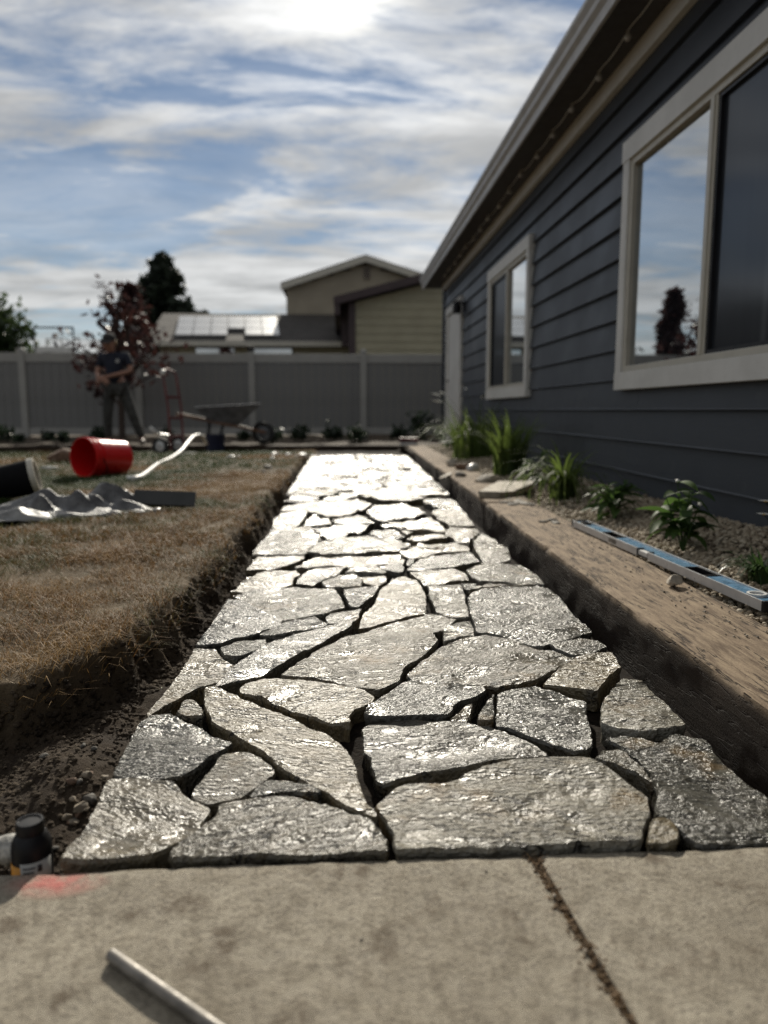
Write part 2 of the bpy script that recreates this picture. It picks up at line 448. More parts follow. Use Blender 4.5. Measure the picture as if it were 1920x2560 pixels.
CONCRETE = mat('concrete', m_concrete); STONE = mat('wet_flagstone', m_stone); SOIL = mat('damp_soil', m_soil); LAWN = mat('dry_lawn_soil', m_lawn)
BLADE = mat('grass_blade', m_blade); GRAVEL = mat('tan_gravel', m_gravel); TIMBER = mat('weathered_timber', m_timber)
SIDING = mat('navy_siding', m_siding); TRIM = mat('white_trim', m_trim); GLASS = mat('window_glass', m_glass); SCREEN = mat('insect_screen', m_screen)
SHINGLE = mat('shingles', m_shingle); WOOD = mat('stained_wood', m_wood); TARPM = mat('grey_plastic_sheet', m_tarp)
VFRAME = simple('cream_window_frame', (.52, .49, .42), .4, var=.06)
SOFFIT = simple('soffit_paint', (.062, .056, .056), .6, var=.1)
FASCIA = simple('fascia_paint', (.46, .45, .44), .5, var=.1)
VINYL = simple('grey_vinyl_board', (.19, .187, .18), .6, var=.07, nscale=2)
VINYLW = simple('pale_vinyl_rail', (.36, .35, .325), .75, var=.07, nscale=2)
TAN = simple('tan_siding', (.33, .285, .215), .7, var=.08, nscale=1.5)
TAN2 = simple('olive_tan_siding', (.36, .33, .23), .7, var=.08, nscale=1.5)
BROWN = simple('dark_brown_paint', (.050, .032, .034), .6)
BLACK = simple('black_plastic', (.010, .010, .012), .45, var=.2, nscale=30, spec=.25)
DARKMETAL = simple('dark_metal', (.03, .03, .033), .4, metal=.6)
ALU = simple('brushed_aluminium', (.55, .56, .57), .34, metal=.35, var=.08, nscale=20, bump=.1, bscale=200)
BLUE = simple('blue_enamel', (.10, .21, .33), .28, var=.35, nscale=30)
REDP = simple('red_bucket_plastic', (.62, .012, .012), .33, var=.06)
REDM = simple('red_hand_truck_paint', (.11, .022, .022), .55)
GALV = simple('galvanised_tray', (.16, .165, .175), .42, metal=.35, var=.3, nscale=10)
RUBBER = simple('rubber', (.018, .018, .018), .75)
WHITEP = simple('white_plastic', (.62, .62, .60), .4, var=.1)
ROCK = simple('pale_rock', (.40, .35, .28), .8, var=.3, nscale=25, bump=.7, bscale=70)
ROCKG = simple('grey_rock', (.19, .17, .14), .8, var=.35, nscale=22, bump=.8, bscale=60)
ROCKR = simple('rust_rock', (.16, .10, .065), .85, var=.35, nscale=22, bump=.8, bscale=60)
BARK = simple('bark', (.06, .042, .032), .9, var=.3, nscale=18, bump=.8, bscale=30)
SOLAR = simple('solar_panel', (.40, .41, .43), .3, var=.05, spec=.9)  # pale base colour stands in for bright sky mirrored in the panels
SKIN = simple('skin', (.30, .16, .11), .55, var=.06)
SHIRT = simple('navy_cotton', (.012, .015, .028), .9, var=.2)
JEANS = simple('camo_trousers', (.045, .045, .042), .9, var=.5, nscale=16)
HATM = simple('dark_cap', (.03, .028, .028), .9)
HAIRM = simple('blond_hair', (.35, .22, .09), .7)
BOOT = simple('work_boot', (.06, .045, .035), .7)
LABELO = simple('orange_label', (.62, .27, .02), .5); LABELW = simple('pale_label', (.42, .42, .40), .5); LABELD = simple('label_print', (.04, .04, .045), .6)
BULB = simple('bulb_glass', (.45, .43, .40), .2, spec=.8)
LEAF = leafmat('bed_leaf', (.035, .075, .018), (.085, .15, .035), .4, .6, attr=False)
LEAFB = leafmat('blade_leaf', (.045, .085, .018), (.14, .19, .045), .45, .6)
LEAFD = leafmat('seedling_leaf', (.012, .025, .012), (.03, .05, .02), .2, .5)
CONIF = leafmat('conifer_needle', (.010, .018, .012), (.030, .044, .024), .15, .6)
PURPLE = leafmat('purple_leaf', (.022, .010, .012), (.060, .026, .022), .3, .5)
GREENT = leafmat('tree_leaf', (.022, .042, .014), (.060, .090, .030), .3, .5)
PETAL = simple('daisy_petal', (.80, .78, .70), .6, var=.05); YELLOW = simple('daisy_centre', (.6, .36, .03), .7)
BEDDING = simple('damp_bedding', (.016, .012, .009), .95, var=.5, nscale=60, bump=.9, bscale=160, spec=.08)
JOINTDIRT = simple('joint_dirt', (.14, .10, .065), .95, var=.5, nscale=120, spec=.1)
#==STRUCT==
# ================================================================== THE SETTING
gs = 900.0
tag(link('ground', pymesh('ground', [(-gs, -gs, -.4), (gs, -gs, -.4), (gs, gs, -.4), (-gs, gs, -.4)], [(0, 1, 2, 3)]), SOIL), kind='structure')


def lawn_edge(y):
    return np.interp(y, [1.16, 1.24, 1.29, 1.36, 1.47, 1.68, 2.03, 2.6, 4.2, 7, 9.3, 11.9],
                     [-6, -1.3, -.70, -.605, -.535, -.475, -.452, -.437, -.425, -.42, -.42, -.42])


def path_right(y): return .64 + .0165 * np.asarray(y)
def timber_front(y): return .674 + .021 * np.asarray(y)


def lawn_z(x, y):
    base = .05 - .14 * sstep(7.5, 11.8, y)
    return base + .012 * fbm(x * 1.7, y * 1.7, 3, 3) + .006 * fbm(x * 9, y * 9, 5, 3)


def terrain_z(x, y):
    s = x - lawn_edge(y + .035 * fbm(x * 9, y * 9, 21, 3)) + .055 * fbm(x * 8, y * 8, 8, 4, .6)
    cut = sstep(-.015, .05, s)
    low = -.062 + .02 * fbm(x * 5, y * 5, 12, 4) + .014 * fbm(x * 26, y * 26, 14, 4, .6)
    low = low + .055 * np.exp(-(((x + .445) / .085) ** 2 + ((y - 1.17) / .13) ** 2))
    low = low + .03 * np.exp(-(((x + .62) / .2) ** 2 + ((y - 1.0) / .07) ** 2))
    low = np.where(y > 9.4, np.minimum(lawn_z(x, y), low - .04), low)
    lip = .010 * np.exp(-((s + .05) / .05) ** 2)
    z = (lawn_z(x, y) + lip) * (1 - cut) + low * cut
    z = z - .035 * sstep(.25, .75, cut) * (1 - sstep(.75, 1, cut)) * np.abs(fbm(x * 30, y * 30, 31, 3))
    return z, cut


def grid_mesh(name, xs, ys, zf):
    X, Y = np.meshgrid(xs, ys); Z, C = zf(X, Y)
    V = np.stack([X, Y, Z], -1).reshape(-1, 3); nx, ny = len(xs), len(ys)
    i = np.arange(ny - 1)[:, None] * nx + np.arange(nx - 1)[None, :]
    F = np.stack([i, i + 1, i + nx + 1, i + nx], -1).reshape(-1, 4)
    return npmesh(name, V, F, {'cut': C.ravel()}, smooth=True)


xs = np.concatenate([-np.geomspace(40, 1.35, 46), np.arange(-1.33, -.29, .0085)])
ys = np.concatenate([np.arange(.872, 3.0, .0085), np.geomspace(3.01, 11.9, 190), [12.5, 14, 17, 20]])
tag(link('lawn', grid_mesh('lawn', xs, ys, terrain_z), LAWN), kind='structure')
# path bed of dark damp bedding under the flagstones
PATH = tag(link('path', grid_mesh('path', np.arange(-.345, 1.0, .02), np.concatenate([np.arange(.875, 3.2, .018), np.geomspace(3.22, 12, 120)]),
     lambda x, y: (-.040 + .012 * fbm(x * 14, y * 14, 40, 4) - .05 * sstep(9.2, 11.8, y) - .05 * sstep(0, .03, x - path_right(y) + .07) * (y < 9.2), 0 * x + 1.0)), BEDDING), kind='structure')
# planting bed along the back fence and gravel bed along the house
tag(link('planting_bed', grid_mesh('planting_bed', np.linspace(-14, 4, 150), np.linspace(11.93, 20, 50),
     lambda x, y: (-.01 + .05 * fbm(x * 3, y * 3, 51, 4), 0 * x + 1.0)), SOIL), kind='structure')
BEDZ = lambda x, y: .045 + .045 * sstep(1.0, 1.62, x) + .018 * fbm(x * 4, y * 4, 61, 3) - .10 * sstep(10.2, 11.5, y)
tag(link('gravel_bed', grid_mesh('gravel_bed', np.linspace(.86, 1.74, 60), np.linspace(.7, 12.6, 420),
     lambda x, y: (BEDZ(x, y) - .012, 0 * x + 1.0)), SOIL), kind='structure')


def npsharp(me, a=40):
    me.set_sharp_from_angle(angle=R(a)); return me


# ---------------------------------------------------------------- rough boxes: slabs, timbers
def rough_box(name, x0, x1, y0, y1, z0, z1, res, amp, rnd, seed, skew=None, nsc=6.0, chip=0.0, ysq=1.0):
    nx, ny, nz = (max(1, int(round((b - a) / r))) for a, b, r in ((x0, x1, res[0]), (y0, y1, res[1]), (z0, z1, res[2])))
    idx = {}; V = []; F = []
    def vid(i, j, k):
        key = (i, j, k)
        if key not in idx: idx[key] = len(V); V.append((x0 + (x1 - x0) * i / nx, y0 + (y1 - y0) * j / ny, z0 + (z1 - z0) * k / nz))
        return idx[key]
    for i in range(nx):
        for j in range(ny):
            F.append((vid(i, j, nz), vid(i + 1, j, nz), vid(i + 1, j + 1, nz), vid(i, j + 1, nz)))
            F.append((vid(i, j, 0), vid(i, j + 1, 0), vid(i + 1, j + 1, 0), vid(i + 1, j, 0)))
    for i in range(nx):
        for k in range(nz):
            F.append((vid(i, 0, k), vid(i + 1, 0, k), vid(i + 1, 0, k + 1), vid(i, 0, k + 1)))
            F.append((vid(i, ny, k), vid(i, ny, k + 1), vid(i + 1, ny, k + 1), vid(i + 1, ny, k)))
    for j in range(ny):
        for k in range(nz):
            F.append((vid(0, j, k), vid(0, j, k + 1), vid(0, j + 1, k + 1), vid(0, j + 1, k)))
            F.append((vid(nx, j, k), vid(nx, j + 1, k), vid(nx, j + 1, k + 1), vid(nx, j, k + 1)))
    P = np.array(V)
    # round the edges
    lo = np.array([x0, y0, z0]) + rnd; hi = np.array([x1, y1, z1]) - rnd
    Q = np.clip(P, lo, hi); D = P - Q; L = np.linalg.norm(D, axis=1, keepdims=True)
    nonz = (np.abs(D) > 1e-9).sum(1)
    P = np.where((nonz >= 2)[:, None], Q + D / np.maximum(L, 1e-9) * rnd, P)
    n = np.where(L > 1e-9, D / np.maximum(L, 1e-9), 0)
    nz_ = fbm(P[:, 0] * nsc + P[:, 2] * nsc * .7, P[:, 1] * nsc * ysq + P[:, 2] * 3, seed, 5, .6)
    P = P + n * (nz_ * amp)[:, None]
    if chip:
        e = np.exp(-((P[:, 0] - x0) / (2.2 * rnd)) ** 2 - ((P[:, 2] - z1) / (2.2 * rnd)) ** 2)
        c = np.clip(fbm(P[:, 1] * 14, P[:, 2] * 20, seed + 7, 4, .65) + .05, 0, 1) * chip * e
        P[:, 0] += c; P[:, 2] -= c * .8
    if skew is not None: P = skew(P)
    return npsharp(npmesh(name, P, np.array(F), smooth=True))


jx = lambda y: .239 + (.878 - y) * .096
PATIO = tag(link('patio', pymesh('patio', [(-4, -3, -.026), (4, -3, -.026), (4, .872, -.026), (-4, .872, -.026)], [(0, 1, 2, 3)]), SOIL), kind='structure')


def skewL(P):
    f = (P[:, 0] + 1.6) / 1.83; P[:, 0] += np.clip(f, 0, 1) ** 3 * (jx(P[:, 1]) - .23)
    P[:, 1] += np.where(P[:, 1] > .5, .006 * fbm(P[:, 0] * 5, P[:, 0] * 0, 77, 3), 0); return P


def skewR(P):
    f = 1 - (P[:, 0] - .240) / 1.2; P[:, 0] += np.clip(f, 0, 1) ** 3 * (jx(P[:, 1]) - .2345) ; return P


link('concrete_slab', rough_box('concrete_slab', -1.6, .23, .1, .876, -.11, -.010, (.014, .014, .025), .0022, .007, 3, skewL, 22), CONCRETE, PATIO)
link('concrete_slab', rough_box('concrete_slab', .240, 1.6, .1, .874, -.11, -.008, (.014, .014, .025), .0022, .007, 9, skewR, 22), CONCRETE, PATIO)
# dirt and crumbs packed in the slab joint
V, F, T = [], [], []
ICO = None


def ico(sub):
    bm = bmesh.new(); bmesh.ops.create_icosphere(bm, subdivisions=sub, radius=1)
    V = np.array([v.co for v in bm.verts]); F = np.array([[v.index for v in f.verts] for f in bm.faces]); bm.free(); return V, F


ICO1, ICO2 = ico(1), ico(2)


def pebble_field(name, pts, sizes, flat, base, matl, parent=None, seed=0, lump=.28):
    rg = np.random.default_rng(seed); bv, bf = base; n = len(pts)
    S = sizes[:, None] * np.stack([rg.uniform(.75, 1.25, n), rg.uniform(.75, 1.25, n), flat * rg.uniform(.7, 1.3, n)], 1)
    a = rg.uniform(0, 6.283, n); tx = rg.uniform(-.5, .5, n); ca, sa = np.cos(a), np.sin(a); ct, st = np.cos(tx), np.sin(tx)
    L = bv[None] * (1 + lump * (rg.random((n, len(bv), 1)) - .5)) * S[:, None, :]
    y2 = L[..., 1] * ct[:, None] - L[..., 2] * st[:, None]; z2 = L[..., 1] * st[:, None] + L[..., 2] * ct[:, None]
    X = L[..., 0] * ca[:, None] - y2 * sa[:, None]; Y = L[..., 0] * sa[:, None] + y2 * ca[:, None]
    V = np.stack([X, Y, z2], -1) + pts[:, None, :]
    F = (bf[None] + (np.arange(n) * len(bv))[:, None, None]).reshape(-1, 3)
    T = np.repeat(rg.random(n), len(bv))
    return link(name, npmesh(name, V.reshape(-1, 3), F, {'tint': T}, smooth=True), matl, parent)


n = 2600; yy = RNG.uniform(.35, .874, n); pts = np.stack([jx(yy) + RNG.normal(.002, .0065, n) * (1 + .7 * vnoise(yy * 22, yy * 0, 4)), yy, -.0125 + RNG.uniform(-.005, .002, n)], 1)
tag(pebble_field('joint_grit', pts, RNG.uniform(.0010, .0030, n), .7, ICO1, JOINTDIRT, PATIO, 3), kind='stuff')

# ---------------------------------------------------------------- flagstones traced from the photograph
CA, CB, CC, CD, CE = (100, 1800, 1.659), (900, 1700, 1.6265), (300, 1450, 2.0738), (500, 1100, 1.659), (600, 1100, 2.37)
NA = (0, 0, 1.0)
STONES = [
 (CA, '75,572 170,450 230,330 285,240 380,240 560,255 600,305 710,360 690,400 650,450 560,515 440,555 250,570', .10),
 (CA, '525,545 560,500 650,460 720,400 740,345 790,335 1040,310 1160,340 1300,375 1370,405 1440,480 1450,535 1100,548 900,550 660,560 530,562', .35),
 (CB, '55,500 120,450 160,425 330,422 480,370 600,335 780,318 930,320 960,340 1040,385 1110,430 1185,475 1180,560 1150,630 1140,665 700,672 500,675 140,690 130,610 90,540', .62),
 (CB, '995,210 1100,215 1220,250 1270,210 1410,235 1470,310 1560,390 1659,460 1750,545 1800,648 1659,650 1370,658 1330,630 1280,590 1195,535 1210,440 1180,380 1130,320 1060,265 1005,225', .2),
 (CB, '1165,665 1185,570 1215,558 1250,565 1300,600 1300,660', .9),
 (CB, '950,320 985,285 1040,275 1075,285 1130,340 1190,405 1195,425 1120,390 1050,355', .45),
 (CB, '975,165 985,80 1030,30 1090,15 1160,12 1240,80 1300,150 1335,180 1270,205 1150,215 1050,205 985,180', .66),
 (CB, '550,100 560,45 620,25 720,15 800,40 925,85 920,120 945,190 945,265 880,278 800,250 680,210 600,185 550,180', .55),
 (CB, '470,165 520,85 545,62 545,175 520,180', .5),
 (CB, '5,190 50,160 200,150 420,160 540,185 620,220 700,260 760,290 770,308 600,320 400,350 250,375 100,410 60,395 40,310 10,270', .05),
 (CC, '-43,1019 -5,930 30,860 75,760 150,705 250,690 290,705 420,755 480,820 590,855 470,930 380,990 300,1020 150,1030', .6),
 (CC, '365,1085 400,1050 490,960 500,900 600,875 680,885 740,920 810,970 740,1040 640,1100 560,1125 440,1140 390,1115', .15),
 (CC, '665,1130 740,1040 770,1015 880,1030 1010,1080 1050,1110 880,1105 760,1115', .5),
 (CC, '430,570 500,560 620,600 700,640 900,720 1080,800 1190,880 1210,920 1240,1040 1270,1130 1335,1215 1330,1235 1160,1175 1030,1080 820,960 640,840 470,730 440,640', .58),
 (CC, '615,570 650,540 740,505 900,520 1270,570 1325,605 1310,630 1220,665 1190,715 1205,750 1100,740 880,680 720,615 620,590', .02),
 (CC, '290,680 330,628 380,622 430,665 440,705 350,720 295,705', .4),
 (CC, '385,345 500,350 545,410 610,450 560,490 330,600 140,710 135,690 230,580 300,480', .03),
 (CC, '512,345 620,300 760,292 762,325 720,360 600,405 555,400 530,380', .06),
 (CC, '480,560 600,440 700,370 790,320 960,270 1215,215 1200,245 1090,300 750,490 600,535', .35),
 (CC, '715,280 850,230 1010,200 1080,235 1080,245 960,270 800,290', .3),
 (CC, '565,95 620,105 845,210 835,240 690,285 520,325 388,330 440,270', .25),
 (CC, '580,85 700,55 900,35 1110,35 1150,85 1170,135 1060,175 850,215 650,125', .1),
 (CD, '672,1148 700,1110 790,1040 860,993 1010,1003 1180,1020 1187,1040 1130,1085 1075,1100 1030,1145 900,1152 700,1157', .12),
 (CB, '360,152 430,100 462,95 450,140 430,163 372,158', .3),
 (NA, '1354,1707 1435,1643 1528,1634 1557,1667 1516,1701 1493,1736 1424,1724', .05),
 (CD, '850,965 900,925 1000,855 1080,820 1180,808 1290,830 1400,862 1550,895 1555,910 1480,950 1390,1000 1230,1022 1080,1005 870,985', .3),
 (CD, '330,972 370,935 470,870 600,810 740,770 960,722 1068,742 1030,770 970,800 990,825 940,880 900,910 850,940 830,985 740,1035 560,1005 480,985', .15),
 (CD, '1005,800 1010,775 1060,750 1120,738 1135,770 1140,808 1080,815 1010,830', .35),
 (CD, '1105,650 1120,640 1160,620 1270,605 1400,597 1440,605 1500,660 1560,730 1630,795 1540,825 1420,860 1300,830 1190,805 1145,800 1125,730', .65),
 (NA, '1370,1613 1400,1608 1452,1596 1500,1607 1522,1620 1470,1640 1430,1640 1395,1628', .7),
 (NA, '1536,1706 1552,1694 1590,1690 1612,1702 1570,1709', .6),
 (CD, '1110,632 1160,603 1250,594 1390,592 1280,602 1150,618', .2),
 (CD, '1100,540 1160,515 1330,515 1380,550 1430,590 1300,590 1160,588 1120,560', .4),
 (CD, '1080,592 1140,588 1155,605 1120,618 1095,615', .6),
 (CD, '945,605 1000,605 1080,597 1100,640 1105,680 1120,730 1060,735 975,715 970,680 950,640', .45),
 (CD, '655,780 670,730 720,680 750,610 810,565 850,558 910,585 940,640 940,715 820,745 720,770', .4),
 (CD, '592,618 680,610 745,607 720,645 660,690 625,690 605,660', .3),
 (CD, '520,735 560,710 620,698 672,692 660,735 630,752 530,752', .3),
 (CD, '865,555 920,545 1060,545 1110,570 1115,585 1080,590 960,602 925,600 895,575', .5),
 (CD, '500,590 570,565 640,557 675,575 672,605 600,610 520,605', .5),
 (CD, '655,565 770,562 775,575 740,598 690,590', .7),
 (CD, '600,550 650,520 740,530 775,550 760,560 640,557', .35),
 (CD, '740,525 830,510 850,530 835,552 780,545', .3),
 (CD, '395,595 420,550 480,532 620,518 610,530 530,575 470,600', .3),
 (CD, '120,640 190,575 240,552 400,534 415,560 390,570 385,600 250,620', .3),
 (CE, '25,775 100,690 380,688 385,705 320,735 180,770', .02),
 (CE, '320,755 390,710 440,692 700,686 940,680 985,705 960,725 800,742 650,745 480,750', .3),
 (CE, '985,770 1060,705 1240,680 1370,665 1425,725 1300,745 1100,770', .4),
 (CE, '982,735 1000,705 1045,700 1040,715 1005,748', .4),
 (CE, '395,655 470,610 590,578 760,575 950,600 1015,625 940,655 850,665 640,682 500,682', .3),
 (CE, '940,670 1010,648 1200,662 1220,672 1050,698 985,695', .3),
 (CE, '1010,635 1060,610 1200,604 1360,627 1360,655 1220,658', .3),
 (CE, '1395,650 1380,600 1430,553 1520,600 1590,650 1605,720 1560,735 1440,735', .5),
 (CE, '70,680 110,610 190,530 420,507 470,560 490,585 440,620 390,665 350,678 200,675', .3),
 (CE, '1210,560 1240,515 1400,515 1420,548 1365,580 1355,620 1280,600', .5),
 (CE, '985,590 1040,557 1190,555 1225,590 1100,606 1030,606', .4),
 (CE, '760,560 780,537 920,532 985,565 940,590 830,580', .4),
 (CE, '935,530 1030,545 990,562', .7),
 (CE, '430,520 560,507 770,502 740,530 640,558 590,578 515,583 482,555', .3),
 (CE, '545,472 700,452 800,490 770,496 640,499 560,494', .2),
 (CE, '190,515 200,470 240,442 330,432 400,428 390,460 350,503 260,516', .3),
 (CE, '375,506 400,462 440,442 480,457 520,462 545,493 480,503', .3),
 (CE, '830,513 910,502 920,520 850,528', .3),
 (CE, '850,490 1000,472 1130,457 1190,500 1235,545 1190,550 1030,530 930,510', .3),
 (CE, '1130,432 1150,412 1290,397 1340,440 1390,505 1240,508 1200,480', .4),
 (CE, '750,425 790,387 960,372 1060,410 1110,438 1000,468 850,485 790,470', .4),
 (CE, '240,425 260,390 420,367 700,352 780,380 720,410 640,445 530,455 420,428', .3),
 (CE, '255,365 310,332 460,322 470,350 400,362', .3),
 (CE, '480,363 520,337 690,320 700,335 600,356', .3),
 (CE, '710,330 880,320 1170,343 1060,350 960,360 800,348', .3),
 (CE, '1080,362 1180,347 1280,362 1325,420 1180,402', .3),
]


def stone_relief(x, y, seed, amp):
    """terraced cleft surface, streaked along local x"""
    f = fbm(x * 5, y * 16, seed, 4, .55); g = fbm(x * 22, y * 70, seed + 5, 4, .6)
    k = f * 4.2; fl = np.floor(k); st = fl + sstep(.78, 1.0, k - fl)
    return amp * (.0034 * f + .0016 * st + .0015 * g)


def clean_poly(P):
    A = sum(P[i][0] * P[(i + 1) % len(P)][1] - P[(i + 1) % len(P)][0] * P[i][1] for i in range(len(P)))
    return P if A > 0 else P[::-1]


def inset(P, d):
    n = len(P); out = []
    for i in range(n):
        a, b, c = P[i - 1], P[i], P[(i + 1) % n]
        t1 = (b - a); t2 = (c - b)
        n1 = np.array([-t1[1], t1[0]]) / max(1e-9, np.hypot(*t1)); n2 = np.array([-t2[1], t2[0]]) / max(1e-9, np.hypot(*t2))
        m = n1 + n2; l = np.hypot(*m); m = m / max(l, .6)
        out.append(b + m * d)
    return np.array(out)


def flagstone(poly, seed, res, seg, thick, hue, zoff, amp=1.0, rough=.0016):
    rg = random.Random(seed)
    P = [np.array(p, float) for p in clean_poly([tuple(p) for p in poly])]
    # soften the corners a little, then break the edges
    Q = []
    for i in range(len(P)):
        a, b, c = P[i - 1], P[i], P[(i + 1) % len(P)]
        k1 = min(.18, .0045 / max(1e-6, np.hypot(*(b - a)))); k2 = min(.18, .0045 / max(1e-6, np.hypot(*(c - b))))
        Q += [b + (a - b) * k1, b + (c - b) * k2]
    B = []
    for i in range(len(Q)):
        a, b = Q[i], Q[(i + 1) % len(Q)]; L = np.hypot(*(b - a)); n = max(1, int(L / seg)); t = (b - a) / max(L, 1e-9); nn = np.array([-t[1], t[0]])
        for j in range(n):
            p = a + (b - a) * j / n
            w = noise.noise(Vector((p[0] * 55, p[1] * 55, seed * 3.1))) + .8 * noise.noise(Vector((p[0] * 17, p[1] * 17, seed * 1.7)))
            B.append(p + nn * w * rough)
    B = np.array(B); cen = B.mean(0); B = B - cen
    rot = rg.uniform(-.6, .6) + (0 if hue < .5 else .2); ca, sa = math.cos(-rot), math.sin(-rot)
    B = B @ np.array([[ca, -sa], [sa, ca]]).T                     # local frame turned by rot
    T = inset(B, .0022); n = len(B)
    lo, hi = T.min(0), T.max(0); pts = [Vector(p) for p in T]
    gx = np.arange(lo[0], hi[0], res); gy = np.arange(lo[1], hi[1], res * .8)
    for yv in gy:
        # even-odd scanline fill of interior points
        xs_ = []
        for i in range(n):
            (x1, y1), (x2, y2) = T[i], T[(i + 1) % n]
            if (y1 > yv) != (y2 > yv): xs_.append(x1 + (yv - y1) / (y2 - y1) * (x2 - x1))
        xs_.sort()
        for a, b in zip(xs_[::2], xs_[1::2]):
            for xv in gx:
                if a + res * .45 < xv < b - res * .45:
                    q = np.array([xv + rg.uniform(-.2, .2) * res, yv + rg.uniform(-.2, .2) * res])
                    if np.min(np.sum((T - q) ** 2, 1)) > (res * .45) ** 2: pts.append(Vector(q))
    v2, _, f2, ov, _, _ = delaunay_2d_cdt(pts, [(i, (i + 1) % n) for i in range(n)], [], 1, 1e-6)
    omap = {}
    for k, lst in enumerate(ov):
        for q in lst: omap[q] = k
    XY = np.array([(v.x, v.y) for v in v2])
    tx, ty = rg.uniform(-.010, .010), rg.uniform(-.012, .012)
    zt = stone_relief(XY[:, 0], XY[:, 1], seed, amp) + XY[:, 0] * tx + XY[:, 1] * ty
    V = [(x, y, z) for (x, y), z in zip(XY, zt)]; F = [tuple(f) for f in f2]
    top = [omap.get(i, -1) for i in range(n)]
    bz = []
    for i in range(n): bz.append(zt[top[i]] if top[i] >= 0 else 0)
    m1 = len(V); V += [(B[i][0], B[i][1], bz[i] - .0045 - .002 * rg.random()) for i in range(n)]
    m2 = len(V); I2 = inset(B, .004)
    V += [(I2[i][0], I2[i][1], -thick * .55) for i in range(n)]
    m3 = len(V); V += [(B[i][0] * .97, B[i][1] * .97, -thick) for i in range(n)]
    for i in range(n):
        j = (i + 1) % n
        if top[i] >= 0 and top[j] >= 0 and top[i] != top[j]: F.append((top[i], m1 + i, m1 + j, top[j]))
        F.append((m1 + i, m2 + i, m2 + j, m1 + j)); F.append((m2 + i, m3 + i, m3 + j, m2 + j))
    F.append(tuple(m3 + i for i in reversed(range(n))))
    me = pymesh('flagstone', V, F, True)
    try: me.set_sharp_from_angle(angle=R(34))
    except Exception: pass
    o = link('flagstone', me, STONE, PATH, (cen[0], cen[1], zoff), (0, 0, rot))
    return o


traced = []
for k, (cr, s, hue) in enumerate(STONES):
    pl = []
    for q in s.split():
        a, b = q.split(','); p = onz(cr[0] + float(a) / cr[2], cr[1] + float(b) / cr[2], 0.0); pl.append((p.x, p.y))
    yc = sum(p[1] for p in pl) / len(pl)
    if yc < 1.35: res, seg = .0085, .006
    elif yc < 2.2: res, seg = .012, .009
    else: res, seg = .022, .018
    flagstone(pl, k + 1, res, seg, .042, hue, random.uniform(-.003, .004) if k not in (4, 15) else .004, amp=1.0 if yc < 2.2 else 1.5, rough=.0030 if yc < 2.2 else .004)
    traced += pl


def clip(poly, px, py, nx, ny):
    out = []
    for i in range(len(poly)):
        a, b = poly[i], poly[(i + 1) % len(poly)]
        da = (a[0] - px) * nx + (a[1] - py) * ny; db = (b[0] - px) * nx + (b[1] - py) * ny
        if da <= 0: out.append(a)
        if (da < 0 < db) or (db < 0 < da): t = da / (da - db); out.append((a[0] + (b[0] - a[0]) * t, a[1] + (b[1] - a[1]) * t))
    return out


# farther stones: irregular cells fill the rest of the path
Y0, Y1 = 4.93, 9.16
rg = random.Random(5); seeds = []
tries = 0
while len(seeds) < 92 and tries < 6000:
    tries += 1; y = rg.uniform(Y0, Y1); x = rg.uniform(-.37, path_right(y)); r = rg.choice((.13, .17, .22))
    if all(((x - a) * .8) ** 2 + (y - b) ** 2 > ((r + c) / 2) ** 2 for a, b, c in seeds): seeds.append((x, y, r))
for i, (x, y, r) in enumerate(seeds):
    poly = [(-.375, Y0), (float(path_right(Y0)), Y0), (float(path_right(Y1)), Y1), (-.375, Y1)]
    for j, (a, b, c) in enumerate(seeds):
        if j == i: continue
        d = math.hypot(a - x, b - y)
        if d > 1.3: continue
        f = .5 + .25 * (r - c) / (r + c)
        poly = clip(poly, x + (a - x) * f - (a - x) / d * .008, y + (b - y) * f - (b - y) / d * .008, a - x, b - y)
        if len(poly) < 3: break
    if len(poly) < 3: continue
    q = [p for k, p in enumerate(poly) if math.hypot(p[0] - poly[k - 1][0], p[1] - poly[k - 1][1]) > .02]
    if len(q) >= 3: flagstone(q, 100 + i, .045, .03, .04, .3, rg.uniform(-.004, .004), 1.9, .006)
#==LAWN==
# ---------------------------------------------------------------- grass
def blades(name, P, h, w, lean, tint, seed):
    rg = np.random.default_rng(seed); n = len(P); a = rg.uniform(0, 6.283, n); b = a + rg.normal(1.57, .5, n)
    d = np.stack([np.cos(a), np.sin(a), np.zeros(n)], 1); s = np.stack([np.cos(b), np.sin(b), np.zeros(n)], 1)
    z = np.array([0, 0, 1.0]); ln = lean * rg.uniform(.5, 1.3, n)
    m = P + z * (h * .62)[:, None] + d * (h * ln * .45)[:, None]
    tip = P + z * (h * (1.0 - .35 * np.minimum(ln, 1.9)))[:, None] + d * (h * ln * 1.25)[:, None]
    V = np.stack([P - s * (w / 2)[:, None], P + s * (w / 2)[:, None], m + s * (w * .4)[:, None], m - s * (w * .4)[:, None], tip], 1).reshape(-1, 3)
    i = np.arange(n)[:, None] * 5
    F = np.concatenate([i + np.array([[0, 1, 2]]), i + np.array([[0, 2, 3]]), i + np.array([[3, 2, 4]])])
    return npmesh(name, V, F, {'tint': np.repeat(tint, 5)})


